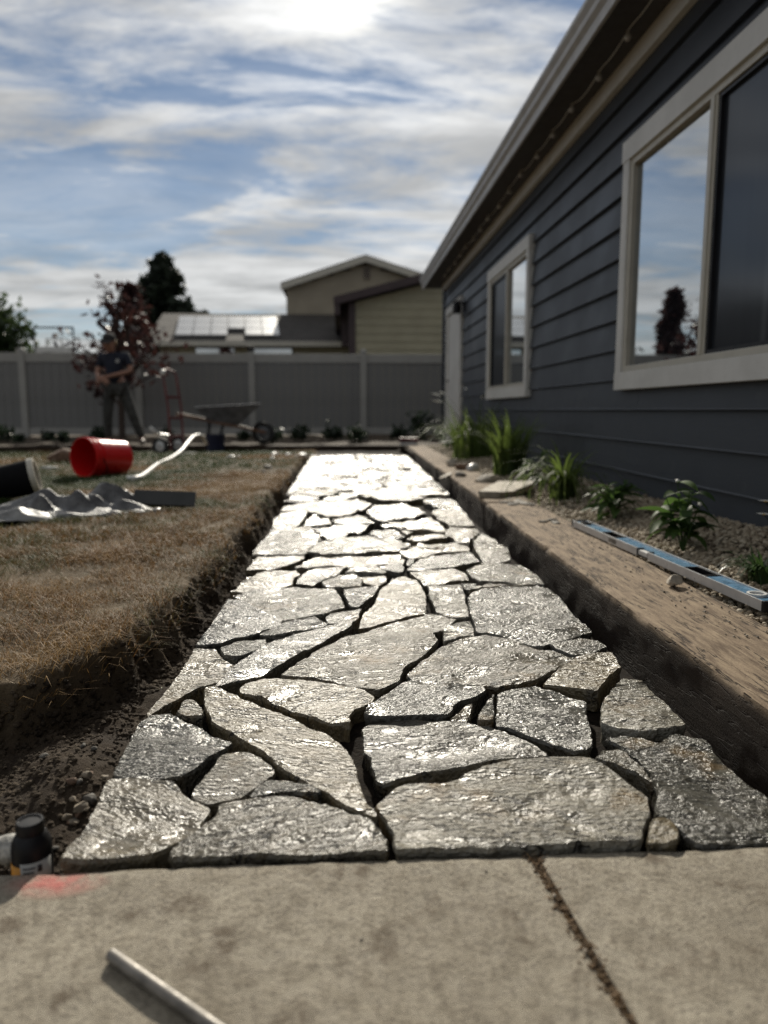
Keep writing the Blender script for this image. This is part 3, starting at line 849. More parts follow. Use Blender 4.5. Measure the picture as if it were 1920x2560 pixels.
def grass_zone(n, x0, x1, y0, y1, hr, wr, lean, bare, seed):
    rg = np.random.default_rng(seed)
    x = rg.uniform(x0, x1, n); y = rg.uniform(y0, y1, n)
    z, cut = terrain_z(x, y)
    tuft = fbm(x * 7, y * 7, 90, 3); keep = (cut < .55) & (tuft + rg.uniform(-.35, .35, n) > bare)
    x, y, z, tuft = x[keep], y[keep], z[keep], tuft[keep]; m = len(x)
    green = .47 + 1.4 * fbm(x * 1.1, y * 1.1, 95, 4, .6) + .28 * sstep(-.9, -2.2, x) + .34 * sstep(7.2, 8.6, y) + .18 * sstep(3.0, 2.3, y) * sstep(-.6, -1.0, x) + rg.normal(0, .16, m)
    band = .45 * np.exp(-((y - 4.3 - .25 * x) / .35) ** 2)
    tint = np.clip(green + band - .25 * sstep(-1.2, -.5, x), 0, 1)
    h = rg.uniform(*hr, m) * (1 + .6 * tuft); w = rg.uniform(*wr, m)
    return blades('grass', np.stack([x, y, z - .002], 1), h, w, lean, tint, seed + 1)


GZ = [grass_zone(34000, -1.5, -.4, 1.1, 2.7, (.018, .042), (.0009, .0018), 1.35, -.10, 201),
      grass_zone(105000, -3.2, -.4, 2.5, 6.2, (.018, .042), (.0018, .0032), 1.1, -.26, 203),
      grass_zone(90000, -8.5, -.4, 6.0, 11.8, (.022, .05), (.003, .006), 1.0, -.2, 205)]
gm = GZ[0]; bmj = bmesh.new()
for g in GZ: bmj.from_mesh(g)
bmj.to_mesh(gm); bmj.free()
tag(link('grass', gm, BLADE), 'patchy dry lawn grass, straw brown turning green towards the fence', 'grass', kind='stuff')

# soil crumbs and small grit in the trench
n = 5200; x = RNG.uniform(-1.15, -.36, n); y = RNG.uniform(.88, 1.5, n) ** 1.0
z, c = terrain_z(x, y); k = c > .6
tag(pebble_field('soil_crumbs', np.stack([x, y, z], 1)[k], RNG.uniform(.0015, .0055, n)[k] , .75, ICO1, SOIL, None, 5, .5),
    'dark soil crumbs scattered in the trench by the lawn edge', 'soil', kind='stuff')
n = 5000; y = .95 + 5.5 * RNG.random(n) ** 1.6; x = lawn_edge(y) + RNG.uniform(.0, .085, n)
z, c = terrain_z(x, y)
tag(pebble_field('soil_crumbs', np.stack([x, y, z], 1), RNG.uniform(.002, .008, n), .8, ICO1, SOIL, None, 15, .6),
    'dark clods along the cut edge between lawn and stone path', 'soil', kind='stuff')


def rock(name, loc, size, matl, label, cat='rock', group=None, seed=0, rz=0.0, blocky=.35, tilt=(0, 0), parent=None):
    bm = bmesh.new(); bmesh.ops.create_icosphere(bm, subdivisions=3, radius=1)
    rg = random.Random(seed); cuts = []
    for _ in range(9):
        d = Vector((rg.uniform(-1, 1), rg.uniform(-1, 1), rg.uniform(-1, 1))).normalized(); cuts.append((d, rg.uniform(1 - blocky, .95)))
    for v in bm.verts:
        for d, h in cuts:
            k = v.co.dot(d) - h
            if k > 0: v.co -= d * k
        v.co *= 1 + .06 * noise.noise(v.co * 2.6 + Vector((seed, 0, 0)))
        v.co.x *= size[0]; v.co.y *= size[1]; v.co.z *= size[2]
    me = bpy.data.meshes.new(name); bm.to_mesh(me); bm.free()
    me.polygons.foreach_set('use_smooth', [True] * len(me.polygons)); me.update()
    try: me.set_sharp_from_angle(angle=R(24))
    except Exception: pass
    o = link(name, me, matl, parent, loc, (tilt[0], tilt[1], rz))
    if not parent: tag(o, label, cat, group)
    return o


PEB1 = simple('tan_pebble', (.22, .18, .13), .8, var=.3, nscale=60, bump=.5, bscale=200); PEB2 = simple('grey_pebble', (.11, .10, .085), .8, var=.3, nscale=60, bump=.5, bscale=200)
# pebbles lying in the near trench corner
PB = [(217, 1937, .012, ROCK), (196, 1944, .009, ROCKG), (178, 1948, .013, ROCKR), (198, 1990, .016, ROCK), (222, 1972, .018, ROCKG),
      (165, 2006, .012, ROCK), (186, 2044, .009, ROCKG), (185, 2058, .011, ROCK), (195, 2012, .009, ROCKR), (262, 1938, .010, ROCK), (113, 1903, .012, ROCKG),
      (209, 1890, .009, ROCKG), (236, 1893, .008, ROCKG), (190, 1878, .007, ROCK), (172, 2043, .007, ROCKR), (215, 2020, .009, ROCK), (120, 2135, .010, ROCK), (138, 2128, .008, ROCKG), (226, 1928, .009, ROCKR), (181, 1962, .009, ROCK)]
for k, (px, py, s, m) in enumerate(PB):
    p = onz(px, py, -.045); z, _ = terrain_z(np.array([p.x]), np.array([p.y])); p = onz(px, py, float(z[0])); z, _ = terrain_z(np.array([p.x]), np.array([p.y]))
    rock('pebble', (p.x, p.y, float(z[0]) + s * .25), (s * .8, s * .62, s * .5), {ROCK: PEB1, ROCKG: PEB2, ROCKR: ROCKR}[m], {ROCK: 'pale tan', ROCKG: 'dull grey', ROCKR: 'rusty brown'}[m] + ' pebble half sunk in the dark soil between lawn and path', 'pebble', 'pebbles in the trench', 300 + k, k * 1.3, .55)

# ---------------------------------------------------------------- landscape timbers and gravel
TW = .262; TANG = -math.atan(.021)
TL = [(.885, 3.865, .070, 'long near'), (3.885, 6.30, .074, ''), (6.32, 8.74, .068, ''), (8.76, 10.35, .064, '')]
TLAB = ['long weathered brown landscape timber beside the spirit level', 'weathered landscape timber under the flat pale stone slab',
        'weathered landscape timber with loose small rocks behind it', 'short last landscape timber with a red object at its end']
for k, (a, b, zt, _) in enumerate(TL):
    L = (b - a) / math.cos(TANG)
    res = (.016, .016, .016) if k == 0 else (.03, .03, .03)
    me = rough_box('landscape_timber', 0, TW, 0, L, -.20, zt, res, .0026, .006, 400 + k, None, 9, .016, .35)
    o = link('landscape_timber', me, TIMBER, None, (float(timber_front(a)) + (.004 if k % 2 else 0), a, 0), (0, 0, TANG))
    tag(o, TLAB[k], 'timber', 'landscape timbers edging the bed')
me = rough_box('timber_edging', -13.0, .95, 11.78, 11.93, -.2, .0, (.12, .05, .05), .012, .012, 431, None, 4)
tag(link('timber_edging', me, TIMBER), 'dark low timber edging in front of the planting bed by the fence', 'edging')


def gravel_pts(n, y0, y1, seed, top):
    rg = np.random.default_rng(seed); y = rg.uniform(y0, y1, n); xb = timber_front(y) + TW - .008
    x = xb + (1.665 - xb) * rg.random(n); z = BEDZ(x, y) + rg.uniform(-.010, top, n)
    return np.stack([x, y, z], 1)


rgg = np.random.default_rng(77)
n1, n2 = 9500, 11000
g1 = pebble_field('gravel', gravel_pts(n1, 1.25, 3.6, 501, .004), rgg.uniform(.0045, .0105, n1), .72, ICO2, GRAVEL, None, 502, .12)
g2 = pebble_field('gravel', gravel_pts(n2, 3.5, 10.6, 503, .003), rgg.uniform(.007, .014, n2), .7, ICO1, GRAVEL, None, 504, .2)
bmj = bmesh.new(); bmj.from_mesh(g1.data); bmj.from_mesh(g2.data); bmj.to_mesh(g1.data); bmj.free(); bpy.data.objects.remove(g2)
tag(g1, 'loose tan pea gravel covering the bed below the navy wall', 'gravel', kind='stuff')
# a little grit dropped on the timber tops
n = 260; y = RNG.uniform(1.5, 5.5, n); x = timber_front(y) + RNG.uniform(.12, TW, n)
tag(pebble_field('grit', np.stack([x, y, np.full(n, .072)], 1), RNG.uniform(.0012, .004, n), .7, ICO1, ROCKG, None, 19), 'fine grit strewn on top of the timbers', 'grit', kind='stuff')

# ---------------------------------------------------------------- the navy house on the right
WX = 1.66
HOUSE = empty('house', (WX, 4, 0), 'single storey house with navy lap siding and white trimmed windows', 'house')
HM = Matrix.Translation((-WX, -4, 0))


def hpart(mb, name, m, parent=None, bevel=0.0, smooth=False):
    me = mb.mesh(name, smooth, bevel); me.transform(HM)
    return link(name, me, m, parent or HOUSE)


HY0, HY1, HZT = -4.0, 12.28, 2.46
W1 = (2.27, 4.40, .675, 2.07); W2 = (6.57, 8.40, .675, 2.065); DR = (10.33, 11.75, .05, 2.10)       # openings incl. casing: y0,y1,z0,z1
core = MB(); core.bx(WX + .03, WX + 8.2, HY0 + .02, HY1 - .02, -.2, HZT + .2); hpart(core, 'wall', SIDING)
EXPO = .178; zb = .56 - 3 * EXPO; row = 0
z = zb
while z < HZT - .01:
    z1 = min(z + EXPO + .018, HZT + .01)
    cuts = [(o[0] + .06, o[1] - .06) for o in (W1, W2, DR) if z + EXPO + .018 > o[2] + .13 and z < o[3] - .15]
    segs = []; y = HY0
    for a, b in sorted(cuts): segs.append((y, a)); y = b
    segs.append((y, HY1 - .0))
    out = []
    for a, b in segs:                                # boards come in 3.66 m lengths with butt joints
        off = (row * 1.37) % 3.66; c = a
        j = math.ceil((a - off) / 3.66) * 3.66 + off
        while j < b - .3:
            if j > a + .3: out.append((c, j)); c = j + .002
            j += 3.66
        out.append((c, b))
    for a, b in out:
        mb = MB(); mb.prism([(WX - .010, z), (WX + .012, z), (WX + .028, z1), (WX + .018, z1), (WX - .006, z + .006)][::1], a, b); hpart(mb, 'siding_board', SIDING)
    z += EXPO; row += 1
mb = MB(); mb.bx(WX - .022, WX + .02, HY1 - .11, HY1 + .012, -.05, HZT); hpart(mb, 'corner_trim', SIDING, bevel=.003)
mb = MB(); mb.bx(WX - .024, WX + .03, HY0, HY1 + .01, 2.455, 2.56); hpart(mb, 'frieze_board', simple('pale_frieze', (.72, .72, .71), .55, var=.06), bevel=.004)
SFX = 1.372
mb = MB(); mb.bx(SFX, WX + .05, HY0, HY1 + .40, 2.562, 2.580); hpart(mb, 'soffit', SOFFIT)
fa = MB(); fa.bx(SFX - .022, SFX - .001, HY0, HY1 + .42, 2.540, 2.70); fasc = hpart(fa, 'fascia', FASCIA, bevel=.003)
gt = MB(); prof = [(-.023, 2.60), (-.060, 2.60), (-.085, 2.625), (-.085, 2.66), (-.105, 2.69), (-.105, 2.715), (-.098, 2.715), (-.098, 2.692), (-.080, 2.664), (-.08, 2.63), (-.06, 2.607), (-.023, 2.607)]
gt.prism([(SFX + a + .04, b) for a, b in prof], HY0, HY1 + .41); hpart(gt, 'gutter', FASCIA, fasc)
rf = MB(); rf.prism([(SFX - .05, 2.702), (SFX - .05, 2.725), (WX + 4.2, 4.4), (WX + 8.6, 2.73), (WX + 8.6, 2.70), (WX + 4.2, 4.36)], HY0 - .3, HY1 + .44); hpart(rf, 'roof', SHINGLE)
gb = MB(); gb.prism([(WX + .03, 2.60), (WX + 4.2, 4.3), (WX + 8.2, 2.62)], HY1 - .12, HY1); hpart(gb, 'gable', SIDING)


def window(o, split, swap):
    y0, y1, z0, z1 = o; cw = .088
    wn = MB()
    wn.bx(WX - .036, WX + .02, y0, y0 + cw, z0 + .10, z1 - .115); wn.bx(WX - .036, WX + .02, y1 - cw, y1, z0 + .10, z1 - .115)
    wn.bx(WX - .040, WX + .02, y0 - .012, y1 + .012, z1 - .115, z1); wn.bx(WX - .038, WX + .02, y0 - .004, y1 + .004, z0, z0 + .10)
    w = hpart(wn, 'window', TRIM, bevel=.003)
    a, b, c, d = y0 + cw, y1 - cw, z0 + .10, z1 - .115
    f = MB(); t = .034
    for s_ in ((a, a + t, c, d), (b - t, b, c, d)): f.bx(WX - .022, WX + .03, *s_)
    f.bx(WX - .022, WX + .03, a + t, b - t, c, c + t); f.bx(WX - .022, WX + .03, a + t, b - t, d - t, d)
    hpart(f, 'frame', VFRAME, w, bevel=.004)
    m = a + (b - a) * split
    mu = MB(); mu.bx(WX - .018, WX + .03, m - .030, m + .030, c + t, d - t); mu.bx(WX - .026, WX - .018, m - .012, m + .022, c + t, d - t); hpart(mu, 'mullion', VFRAME, w, bevel=.003)
    for k, (p, q) in enumerate(((a + t, m - .03), (m + .03, b - t))):
        sc = (k == 0) != swap
        g = MB(); g.bx(WX + .006, WX + .012, p, q, c + t, d - t); hpart(g, 'pane', SCREEN if sc else GLASS, w)
        if sc:
            s2 = MB(); e = .018
            s2.bx(WX - .012, WX + .006, p, p + e, c + t, d - t); s2.bx(WX - .012, WX + .006, q - e, q, c + t, d - t)
            s2.bx(WX - .012, WX + .006, p + e, q - e, c + t, c + t + e); s2.bx(WX - .012, WX + .006, p + e, q - e, d - t - e, d - t); hpart(s2, 'screen_frame', DARKMETAL, w)
    return w


window(W1, .52, False); window(W2, .50, True)
dm = MB(); y0, y1, z0, z1 = DR
dm.bx(WX - .034, WX + .02, y0, y0 + .09, z0, z1 - .11); dm.bx(WX - .034, WX + .02, y1 - .09, y1, z0, z1 - .11); dm.bx(WX - .038, WX + .02, y0 - .02, y1 + .02, z1 - .11, z1)
door = hpart(dm, 'door', TRIM, bevel=.003)
dl = MB(); dl.bx(WX - .004, WX + .03, y0 + .09, y1 - .09, z0, z1 - .11); hpart(dl, 'door_leaf', TRIM, door)
hd = MB(); hd.tube([(WX - .004, y1 - .2, 1.0), (WX - .05, y1 - .2, 1.0), (WX - .055, y1 - .3, 1.0)], .011, 8); hpart(hd, 'handle', DARKMETAL, door)
p = onx(990 * 1.1573, 664 * 1.1573, WX - .08)
wl = empty('wall_lamp', (WX - .012, p.y, p.z - .1), 'small black wall lamp beside the white door trim', 'lamp')
m_ = MB(); m_.box((0, 0, .10), (.02, .11, .16)); m_.build('backplate', BLACK, wl, bevel=.004)
m_ = MB(); m_.lathe([(.0, .02), (.05, .02), (.058, .10), (.045, .17), (.0, .19)], 16, Matrix.Translation((-.09, 0, 0))); m_.build('shade', BLACK, wl, True)
m_ = MB(); m_.tube([(-.01, 0, .14), (-.06, 0, .20), (-.09, 0, .18)], .010, 8); m_.build('arm', BLACK, wl)

# festoon cable with bulbs under the soffit
sl = empty('string_lights', (1.52, 4, 2.5), 'white bulb string lights draped under the eave', 'lights')
BX = 1.53; by = [2.75 + .47 * k for k in range(20)]; pts = []
for k in range(len(by) - 1):
    for j in range(5): u = j / 5; pts.append((BX - 1.52 + .01 * math.sin(k * 2.1), by[k] + (by[k + 1] - by[k]) * u - 4, .052 - .10 * u * (1 - u) + .006 * math.sin(k)))
m_ = MB(); m_.tube(pts, .0035, 6); m_.build('cable', WHITEP, sl)
bm_ = MB(); bm_.lathe([(0, -.052), (.013, -.049), (.019, -.036), (.017, -.022), (.010, -.010), (.010, .004), (0, .006)], 12); bmesh_b = bm_.mesh('bulb', True); bmesh_b.materials.append(BULB)
for k in range(len(by) - 1): link('bulb', bmesh_b, None, sl, (BX - 1.52 + .01 * math.sin(k * 2.1), by[k] - 4, .05 + .006 * math.sin(k)))

# ---------------------------------------------------------------- back fence
FY = 16.2; FN = empty('fence', (0, FY, 0), 'grey vinyl privacy fence with paler posts and rails behind the yard', 'fence')
FT = 1.74; posts = [-6.69 + 2.385 * k for k in range(-3, 6)]
pm = MB(); pm.bx(-.065, .065, -.065, .065, -.2, FT + .04); pmesh = pm.mesh('post', False, .006); pmesh.materials.append(VINYLW)
cm = MB(); cm.lathe([(.105, 0), (.105, .03), (.0, .075)], 4, Matrix.Rotation(R(45), 4, 'Z')); cmesh = cm.mesh('cap'); cmesh.materials.append(VINYLW)
sm = MB(); sm.bx(-.06, .06, -.06, .06, 0, .075); sm.bx(-.085, .085, -.085, .085, .075, .10); smesh = sm.mesh('solar_cap', False, .006); smesh.materials.append(BLACK)
rw = 2.385 - .13
rm = MB(); rm.bx(-rw / 2, rw / 2, -.035, .035, FT - .19, FT); rmesh = rm.mesh('top_rail', False, .006); rmesh.materials.append(VINYLW)
r2 = MB(); r2.bx(-rw / 2, rw / 2, -.035, .035, .03, .17); r2mesh = r2.mesh('bottom_rail', False, .006); r2mesh.materials.append(VINYLW)
nb = 13; bw = rw / nb
bmh = MB(); bmh.bx(-bw / 2 + .003, bw / 2 - .003, -.012, .012, .17, FT - .19); bdmesh = bmh.mesh('board', False, .004); bdmesh.materials.append(VINYL)
for k, px in enumerate(posts):
    po = link('post', pmesh, None, FN, (px, 0, 0))
    link('solar_cap' if k == 5 else 'cap', smesh if k == 5 else cmesh, None, po, (0, 0, FT + .04))
    if k < len(posts) - 1:
        cx = px + 2.385 / 2
        link('top_rail', rmesh, None, FN, (cx, 0, 0)); link('bottom_rail', r2mesh, None, FN, (cx, 0, 0))
        for j in range(nb): link('board', bdmesh, None, FN, (cx - rw / 2 + bw * (j + .5), 0, 0))

# ---------------------------------------------------------------- neighbours' houses
SF = 1.1573
G2Y = 30.0; q = lambda x, y, Y: ony(x * SF, y * SF, Y)
pk, el, er = q(790, 553, G2Y), q(606, 618, G2Y), q(974, 618, G2Y); wl_, wr_ = q(620, 700, G2Y).x, q(962, 700, G2Y).x
NH = empty('neighbour_house', (pk.x, G2Y, 0), 'tall tan gabled house with a small vent behind the fence', 'house'); base = Vector((pk.x, G2Y, 0))


def npart(mb, name, m, parent, org, bevel=0.0):
    me = mb.mesh(name, False, bevel); me.transform(Matrix.Translation(-org)); return link(name, me, m, parent)


mb = MB(); mb.prism([(wl_, -.3), (wr_, -.3), (wr_, er.z - .05), (pk.x, pk.z - .28), (wl_, el.z - .05)], G2Y + .35, G2Y + 9); npart(mb, 'wall', TAN, NH, base)
zz = 1.0; lapm = []
while zz < pk.z - .35:                                   # lap siding courses on the gable
    half = (wr_ - wl_) / 2 if zz < el.z - .1 else (pk.z - .32 - zz) / (pk.z - el.z - .2) * (wr_ - wl_) / 2
    if half > .1:
        mb = MB(); mb.prism([(G2Y + .325, zz), (G2Y + .35, zz), (G2Y + .35, zz + .2), (G2Y + .34, zz + .2)], pk.x - half, pk.x + half, 'x'); npart(mb, 'siding_board', TAN, NH, base)
    zz += .2
mb = MB(); mb.prism([(el.x, el.z - .02), (el.x, el.z + .14), (pk.x, pk.z + .06), (er.x, er.z + .14), (er.x, er.z - .02), (pk.x, pk.z - .10)], G2Y, G2Y + 9.5); rfN = npart(mb, 'roof', SHINGLE, NH, base)
mb = MB(); mb.prism([(el.x, el.z - .14), (el.x, el.z + .1), (pk.x, pk.z + .03), (er.x, er.z + .1), (er.x, er.z - .14), (pk.x, pk.z - .22)], G2Y - .03, G2Y + .06); npart(mb, 'rake_board', VFRAME, rfN, base)
v0 = q(793, 585, G2Y)
mb = MB(); mb.bx(v0.x - .17, v0.x + .17, G2Y + .28, G2Y + .36, v0.z - .30, v0.z + .26); vt = npart(mb, 'vent', TAN, NH, base)
for j in range(6): mb = MB(); mb.bx(v0.x - .13, v0.x + .13, G2Y + .26, G2Y + .285, v0.z - .25 + j * .08, v0.z - .20 + j * .08); npart(mb, 'slat', BROWN, vt, base)

S1Y = 22.0
a, b_, c_, d_ = q(722, 650, S1Y), q(930, 596, S1Y), q(768, 700, S1Y), q(755, 700, S1Y)
SH = empty('neighbour_shed', (c_.x, S1Y, 0), 'low olive tan outbuilding with dark brown sloping rake and post', 'building'); base = Vector((c_.x, S1Y, 0))
slope = (b_.z - a.z) / (b_.x - a.x); rz_ = lambda x: a.z + (x - a.x) * slope; XR = c_.x + 7
mb = MB(); mb.prism([(c_.x, -.3), (XR, -.3), (XR, rz_(XR) - .15), (c_.x, rz_(c_.x) - .15)], S1Y + .3, S1Y + 6); npart(mb, 'wall', TAN2, SH, base)
zz = .9
while zz < rz_(XR) - .2:
    x0_ = max(c_.x, a.x + (zz + .24 + .15 - a.z) / slope)
    mb = MB(); mb.prism([(S1Y + .265, zz), (S1Y + .30, zz), (S1Y + .30, zz + .235), (S1Y + .29, zz + .235)], x0_, XR, 'x'); npart(mb, 'siding_board', TAN2, SH, base); zz += .235
mb = MB(); mb.prism([(a.x, a.z - .08), (a.x, a.z + .08), (XR, rz_(XR) + .08), (XR, rz_(XR) - .08)], S1Y - .1, S1Y + 6.3); rfS = npart(mb, 'roof', SHINGLE, SH, base)
mb = MB(); mb.prism([(a.x - .02, a.z - .13), (a.x - .02, a.z + .10), (XR, rz_(XR) + .10), (XR, rz_(XR) - .13)], S1Y - .16, S1Y - .1); npart(mb, 'rake_board', BROWN, rfS, base)
mb = MB(); mb.bx(d_.x - .02, c_.x, S1Y + .2, S1Y + .36, -.3, rz_(d_.x) - .13); npart(mb, 'corner_post', BROWN, SH, base, .01)
mb = MB(); mb.bx(a.x, a.x + .16, S1Y - .12, S1Y + 6, a.z - .40, a.z - .08); npart(mb, 'gutter', BROWN, rfS, base, .01)
e0, e1 = q(738, 742, S1Y), q(760, 742, S1Y)
mb = MB(); mb.prism([(a.x + .17, a.z - .1), (d_.x, rz_(d_.x) - .12), (d_.x - .02, e1.z), (e0.x, e1.z)], S1Y + 1.0, S1Y + 1.08); npart(mb, 'side_panel', BROWN, SH, base)

L1Y = 26.0
e0, e1 = q(312, 738, L1Y), q(628, 736, L1Y); RY = L1Y + 4.2; r0, r1 = q(352, 676, RY), q(640, 680, RY)
LH = empty('solar_house', (e0.x, L1Y, 0), 'low house behind the fence with pale solar panels on a dark roof', 'house'); base = Vector((e0.x, L1Y, 0)); rt_ = (r0.z + r1.z) / 2
mb = MB(); mb.bx(e0.x + .4, e1.x + 6, L1Y + .5, RY + 4, -.3, e0.z - .12); npart(mb, 'wall', TAN2, LH, base)
roofV = [(e0.x, L1Y, e0.z), (e1.x + 6, L1Y, e0.z), (r1.x + 6, RY, rt_), (r0.x, RY, rt_), (e0.x, RY + 4.2, e0.z), (e1.x + 6, RY + 4.2, e0.z)]
mb = MB(); mb.add(roofV, [(0, 1, 2, 3), (3, 2, 5, 4), (0, 3, 4), (1, 5, 2), (0, 4, 5, 1)]); rfL = npart(mb, 'roof', SHINGLE, LH, base)
mb = MB(); mb.bx(e0.x, e1.x + 6, L1Y - .12, L1Y - .01, e0.z - .14, e0.z + .03); npart(mb, 'gutter', VFRAME, rfL, base)
pn = Vector((0, -(rt_ - e0.z), RY - L1Y)).normalized(); sl_ = (rt_ - e0.z) / (RY - L1Y)


def onroof(px, py):
    d = _ray(px * SF, py * SF); o0 = Vector((e0.x, L1Y, e0.z)); t = (o0 - EYE).dot(pn) / d.dot(pn); return EYE + d * t


pa, pb, pc, pd = onroof(388, 688), onroof(598, 689), onroof(605, 729), onroof(378, 729)
cols_, rows_ = 6, 3
for i in range(cols_):
    for j in range(rows_):
        if (i, j) == (3, 2): continue
        def pt(u, v): t0 = pa.lerp(pb, u); t1 = pd.lerp(pc, u); return t0.lerp(t1, v)
        u0, u1, v0_, v1 = i / cols_ + .004, (i + 1) / cols_ - .004, j / rows_ + .01, (j + 1) / rows_ - .01
        c4 = [pt(u0, v0_), pt(u1, v0_), pt(u1, v1), pt(u0, v1)]; mb = MB()
        mb.add([c + pn * .05 for c in c4] + [c + pn * .10 for c in c4], [(0, 1, 2, 3), (4, 5, 6, 7), (0, 4, 5, 1), (1, 5, 6, 2), (2, 6, 7, 3), (3, 7, 4, 0)])
        npart(mb, 'solar_panel', SOLAR, rfL, base)
for px in (465, 590):
    c = q(px, 757, L1Y + .5); mb = MB(); mb.bx(c.x - .65, c.x + .65, L1Y + .44, L1Y + .5, c.z - .5, c.z + .18); npart(mb, 'window', GLASS, LH, base)
# long low roof beyond the fence on the left
p0 = q(-420, 752, 30); p1 = q(210, 748, 30)
RH = empty('far_house', ((p0.x + p1.x) / 2, 32, 0), 'long dark low roofed house far behind the left fence', 'house'); base = Vector(((p0.x + p1.x) / 2, 32, 0))
mb = MB(); mb.bx(p0.x, p1.x, 30.4, 36, -.3, p0.z - .5); npart(mb, 'wall', TAN, RH, base)
mb = MB(); mb.prism([(30, p0.z - .55), (33, p0.z + .1), (36.4, p0.z - .55), (36.4, p0.z - .65), (30, p0.z - .65)], p0.x - .4, p1.x + .4, 'x'); npart(mb, 'roof', SHINGLE, RH, base)


# ---------------------------------------------------------------- trees
def leafcloud(name, C, size, n_each, spread, matl, parent, seed, org, elong=1.6):
    rg = np.random.default_rng(seed); C = np.asarray(C, float); n = len(C) * n_each
    c = np.repeat(C, n_each, 0) + rg.normal(0, 1, (n, 3)) * np.repeat(np.asarray(spread, float).reshape(-1, 1) if np.ndim(spread) else np.full((len(C), 1), spread), n_each, 0)
    u = rg.normal(0, 1, (n, 3)); u /= np.linalg.norm(u, axis=1, keepdims=True); w = rg.normal(0, 1, (n, 3)); w -= u * (w * u).sum(1, keepdims=True); w /= np.linalg.norm(w, axis=1, keepdims=True)
    s = size * rg.uniform(.6, 1.4, (n, 1)); L, Wd = u * s * elong / 2, w * s / 2
    V = np.stack([c - L, c + Wd, c + L, c - Wd], 1).reshape(-1, 3) - np.array(org)
    F = (np.arange(n)[:, None] * 4 + np.arange(4)[None])
    return link(name, npmesh(name, V, F, {'tint': np.repeat(rg.random(n), 4)}), matl, parent)


def conifer(name, x, y, h, r, label, matl, seed, lean_top=.0, dens=1.0, group=None):
    t = empty(name, (x, y, -.3), label, 'tree', group); rg = random.Random(seed)
    m = MB(); m.tube([(0, 0, 0), (.05, 0, h * .5), (0, .03, h * .97)], [r * .11, r * .07, .015], 8); m.build('trunk', BARK, t)
    C, S = [], []; z = h * .07
    while z < h:
        f = 1 - z / h; rr = r * (f ** .8) * rg.uniform(.7, 1.15) + .06
        for k in range(int(5 + 9 * f * dens)):
            a = rg.uniform(0, 6.283); L = rr * rg.uniform(.55, 1.12)
            for j in range(1, 5): u = j / 4; C.append((x + math.cos(a) * L * u, y + math.sin(a) * L * u, -.3 + z + L * .28 * u - .12 * L * u * u)); S.append(.05 + .10 * L * (1 - u * .5))
        z += h * .036
    leafcloud('crown', C, .16 * (r / 1.5) ** .4, 11, S, matl, t, seed, (x, y, -.3), 2.2); return t


def broad(name, x, y, h, r, z0, label, matl, seed, nb=26, lsize=.12, each=40, spread=.28, thin=1.0, group=None, zb=-.3):
    t = empty(name, (x, y, zb), label, 'tree', group); rg = random.Random(seed); C, S = [], []; m = MB()
    tr = max(.02, h * .022)
    m.tube([(0, 0, 0), (.04 * h * .1, 0, h * .3), (0, 0, h * .55), (.02, .02, h * .8)], [tr, tr * .8, tr * .55, tr * .2], 8)
    for k in range(nb):
        a = rg.uniform(0, 6.283); u = rg.random() ** .6; zc = z0 + (h - z0) * rg.random(); f = math.sin(math.pi * min(1, max(.05, (zc - z0) / (h - z0) * .8 + .15)))
        e = Vector((math.cos(a) * r * u * f, math.sin(a) * r * u * f, zc)); s = Vector((0, 0, max(h * .2, zc * .62)))
        mid = s.lerp(e, .5) + Vector((0, 0, .08 * h * rg.random())); m.tube([s, mid, e], [tr * .4, tr * .25, .006], 5)
        for j in range(3): w = s.lerp(e, .55 + .22 * j); C.append((x + w.x, y + w.y, zb + w.z)); S.append(spread * (.6 + .5 * rg.random()))
    m.build('trunk', BARK, t); leafcloud('crown', C, lsize, int(each * thin), S, matl, t, seed, (x, y, zb)); return t


c = q(355, 740, 36); tp = q(347, 548, 36); conifer('conifer', c.x, 36, tp.z + .3, 3.9, 'tall dark evergreen conifer behind the solar house', CONIF, 61, dens=1.3)
c = q(288, 740, 19); tp = q(286, 617, 19); conifer('conifer', c.x, 19, tp.z + .3, .62, 'slender dark conifer just behind the fence near the person', PURPLE, 62)
c = q(405, 700, 37); conifer('conifer', c.x + .6, 38, 5.6, 1.7, 'shorter evergreen at the right shoulder of the tall conifer', CONIF, 63, dens=1.2)
c = q(262, 900, 14.6); broad('purple_leaf_tree', c.x, 14.6, 3.05, 1.25, .8, 'small sparse purple leaved tree in front of the fence behind the person', PURPLE, 64, 34, .09, 8, .11, 1, zb=0)
c = q(-5, 700, 32); tp = q(5, 625, 32); broad('leafy_tree', c.x - .6, 32, tp.z + .3, 1.7, 1.5, 'green leafy tree at the end of the long dark roof', GREENT, 65, 34, .17, 60, .38)
broad('leafy_tree', -17.5, 27.5, 7.0, 2.4, 1.8, 'large leafy tree left of the yard seen in the window reflection', GREENT, 66, 34, .2, 60, .45)
broad('leafy_tree', -23.5, 28.5, 6.2, 2.3, 1.8, 'second leafy tree left of the yard seen in the window reflection', GREENT, 67, 34, .2, 60, .45)
conifer('conifer', -20.5, 26.5, 5.6, 1.6, 'conifer left of the yard seen in the dark screened pane', CONIF, 68, dens=1.2)
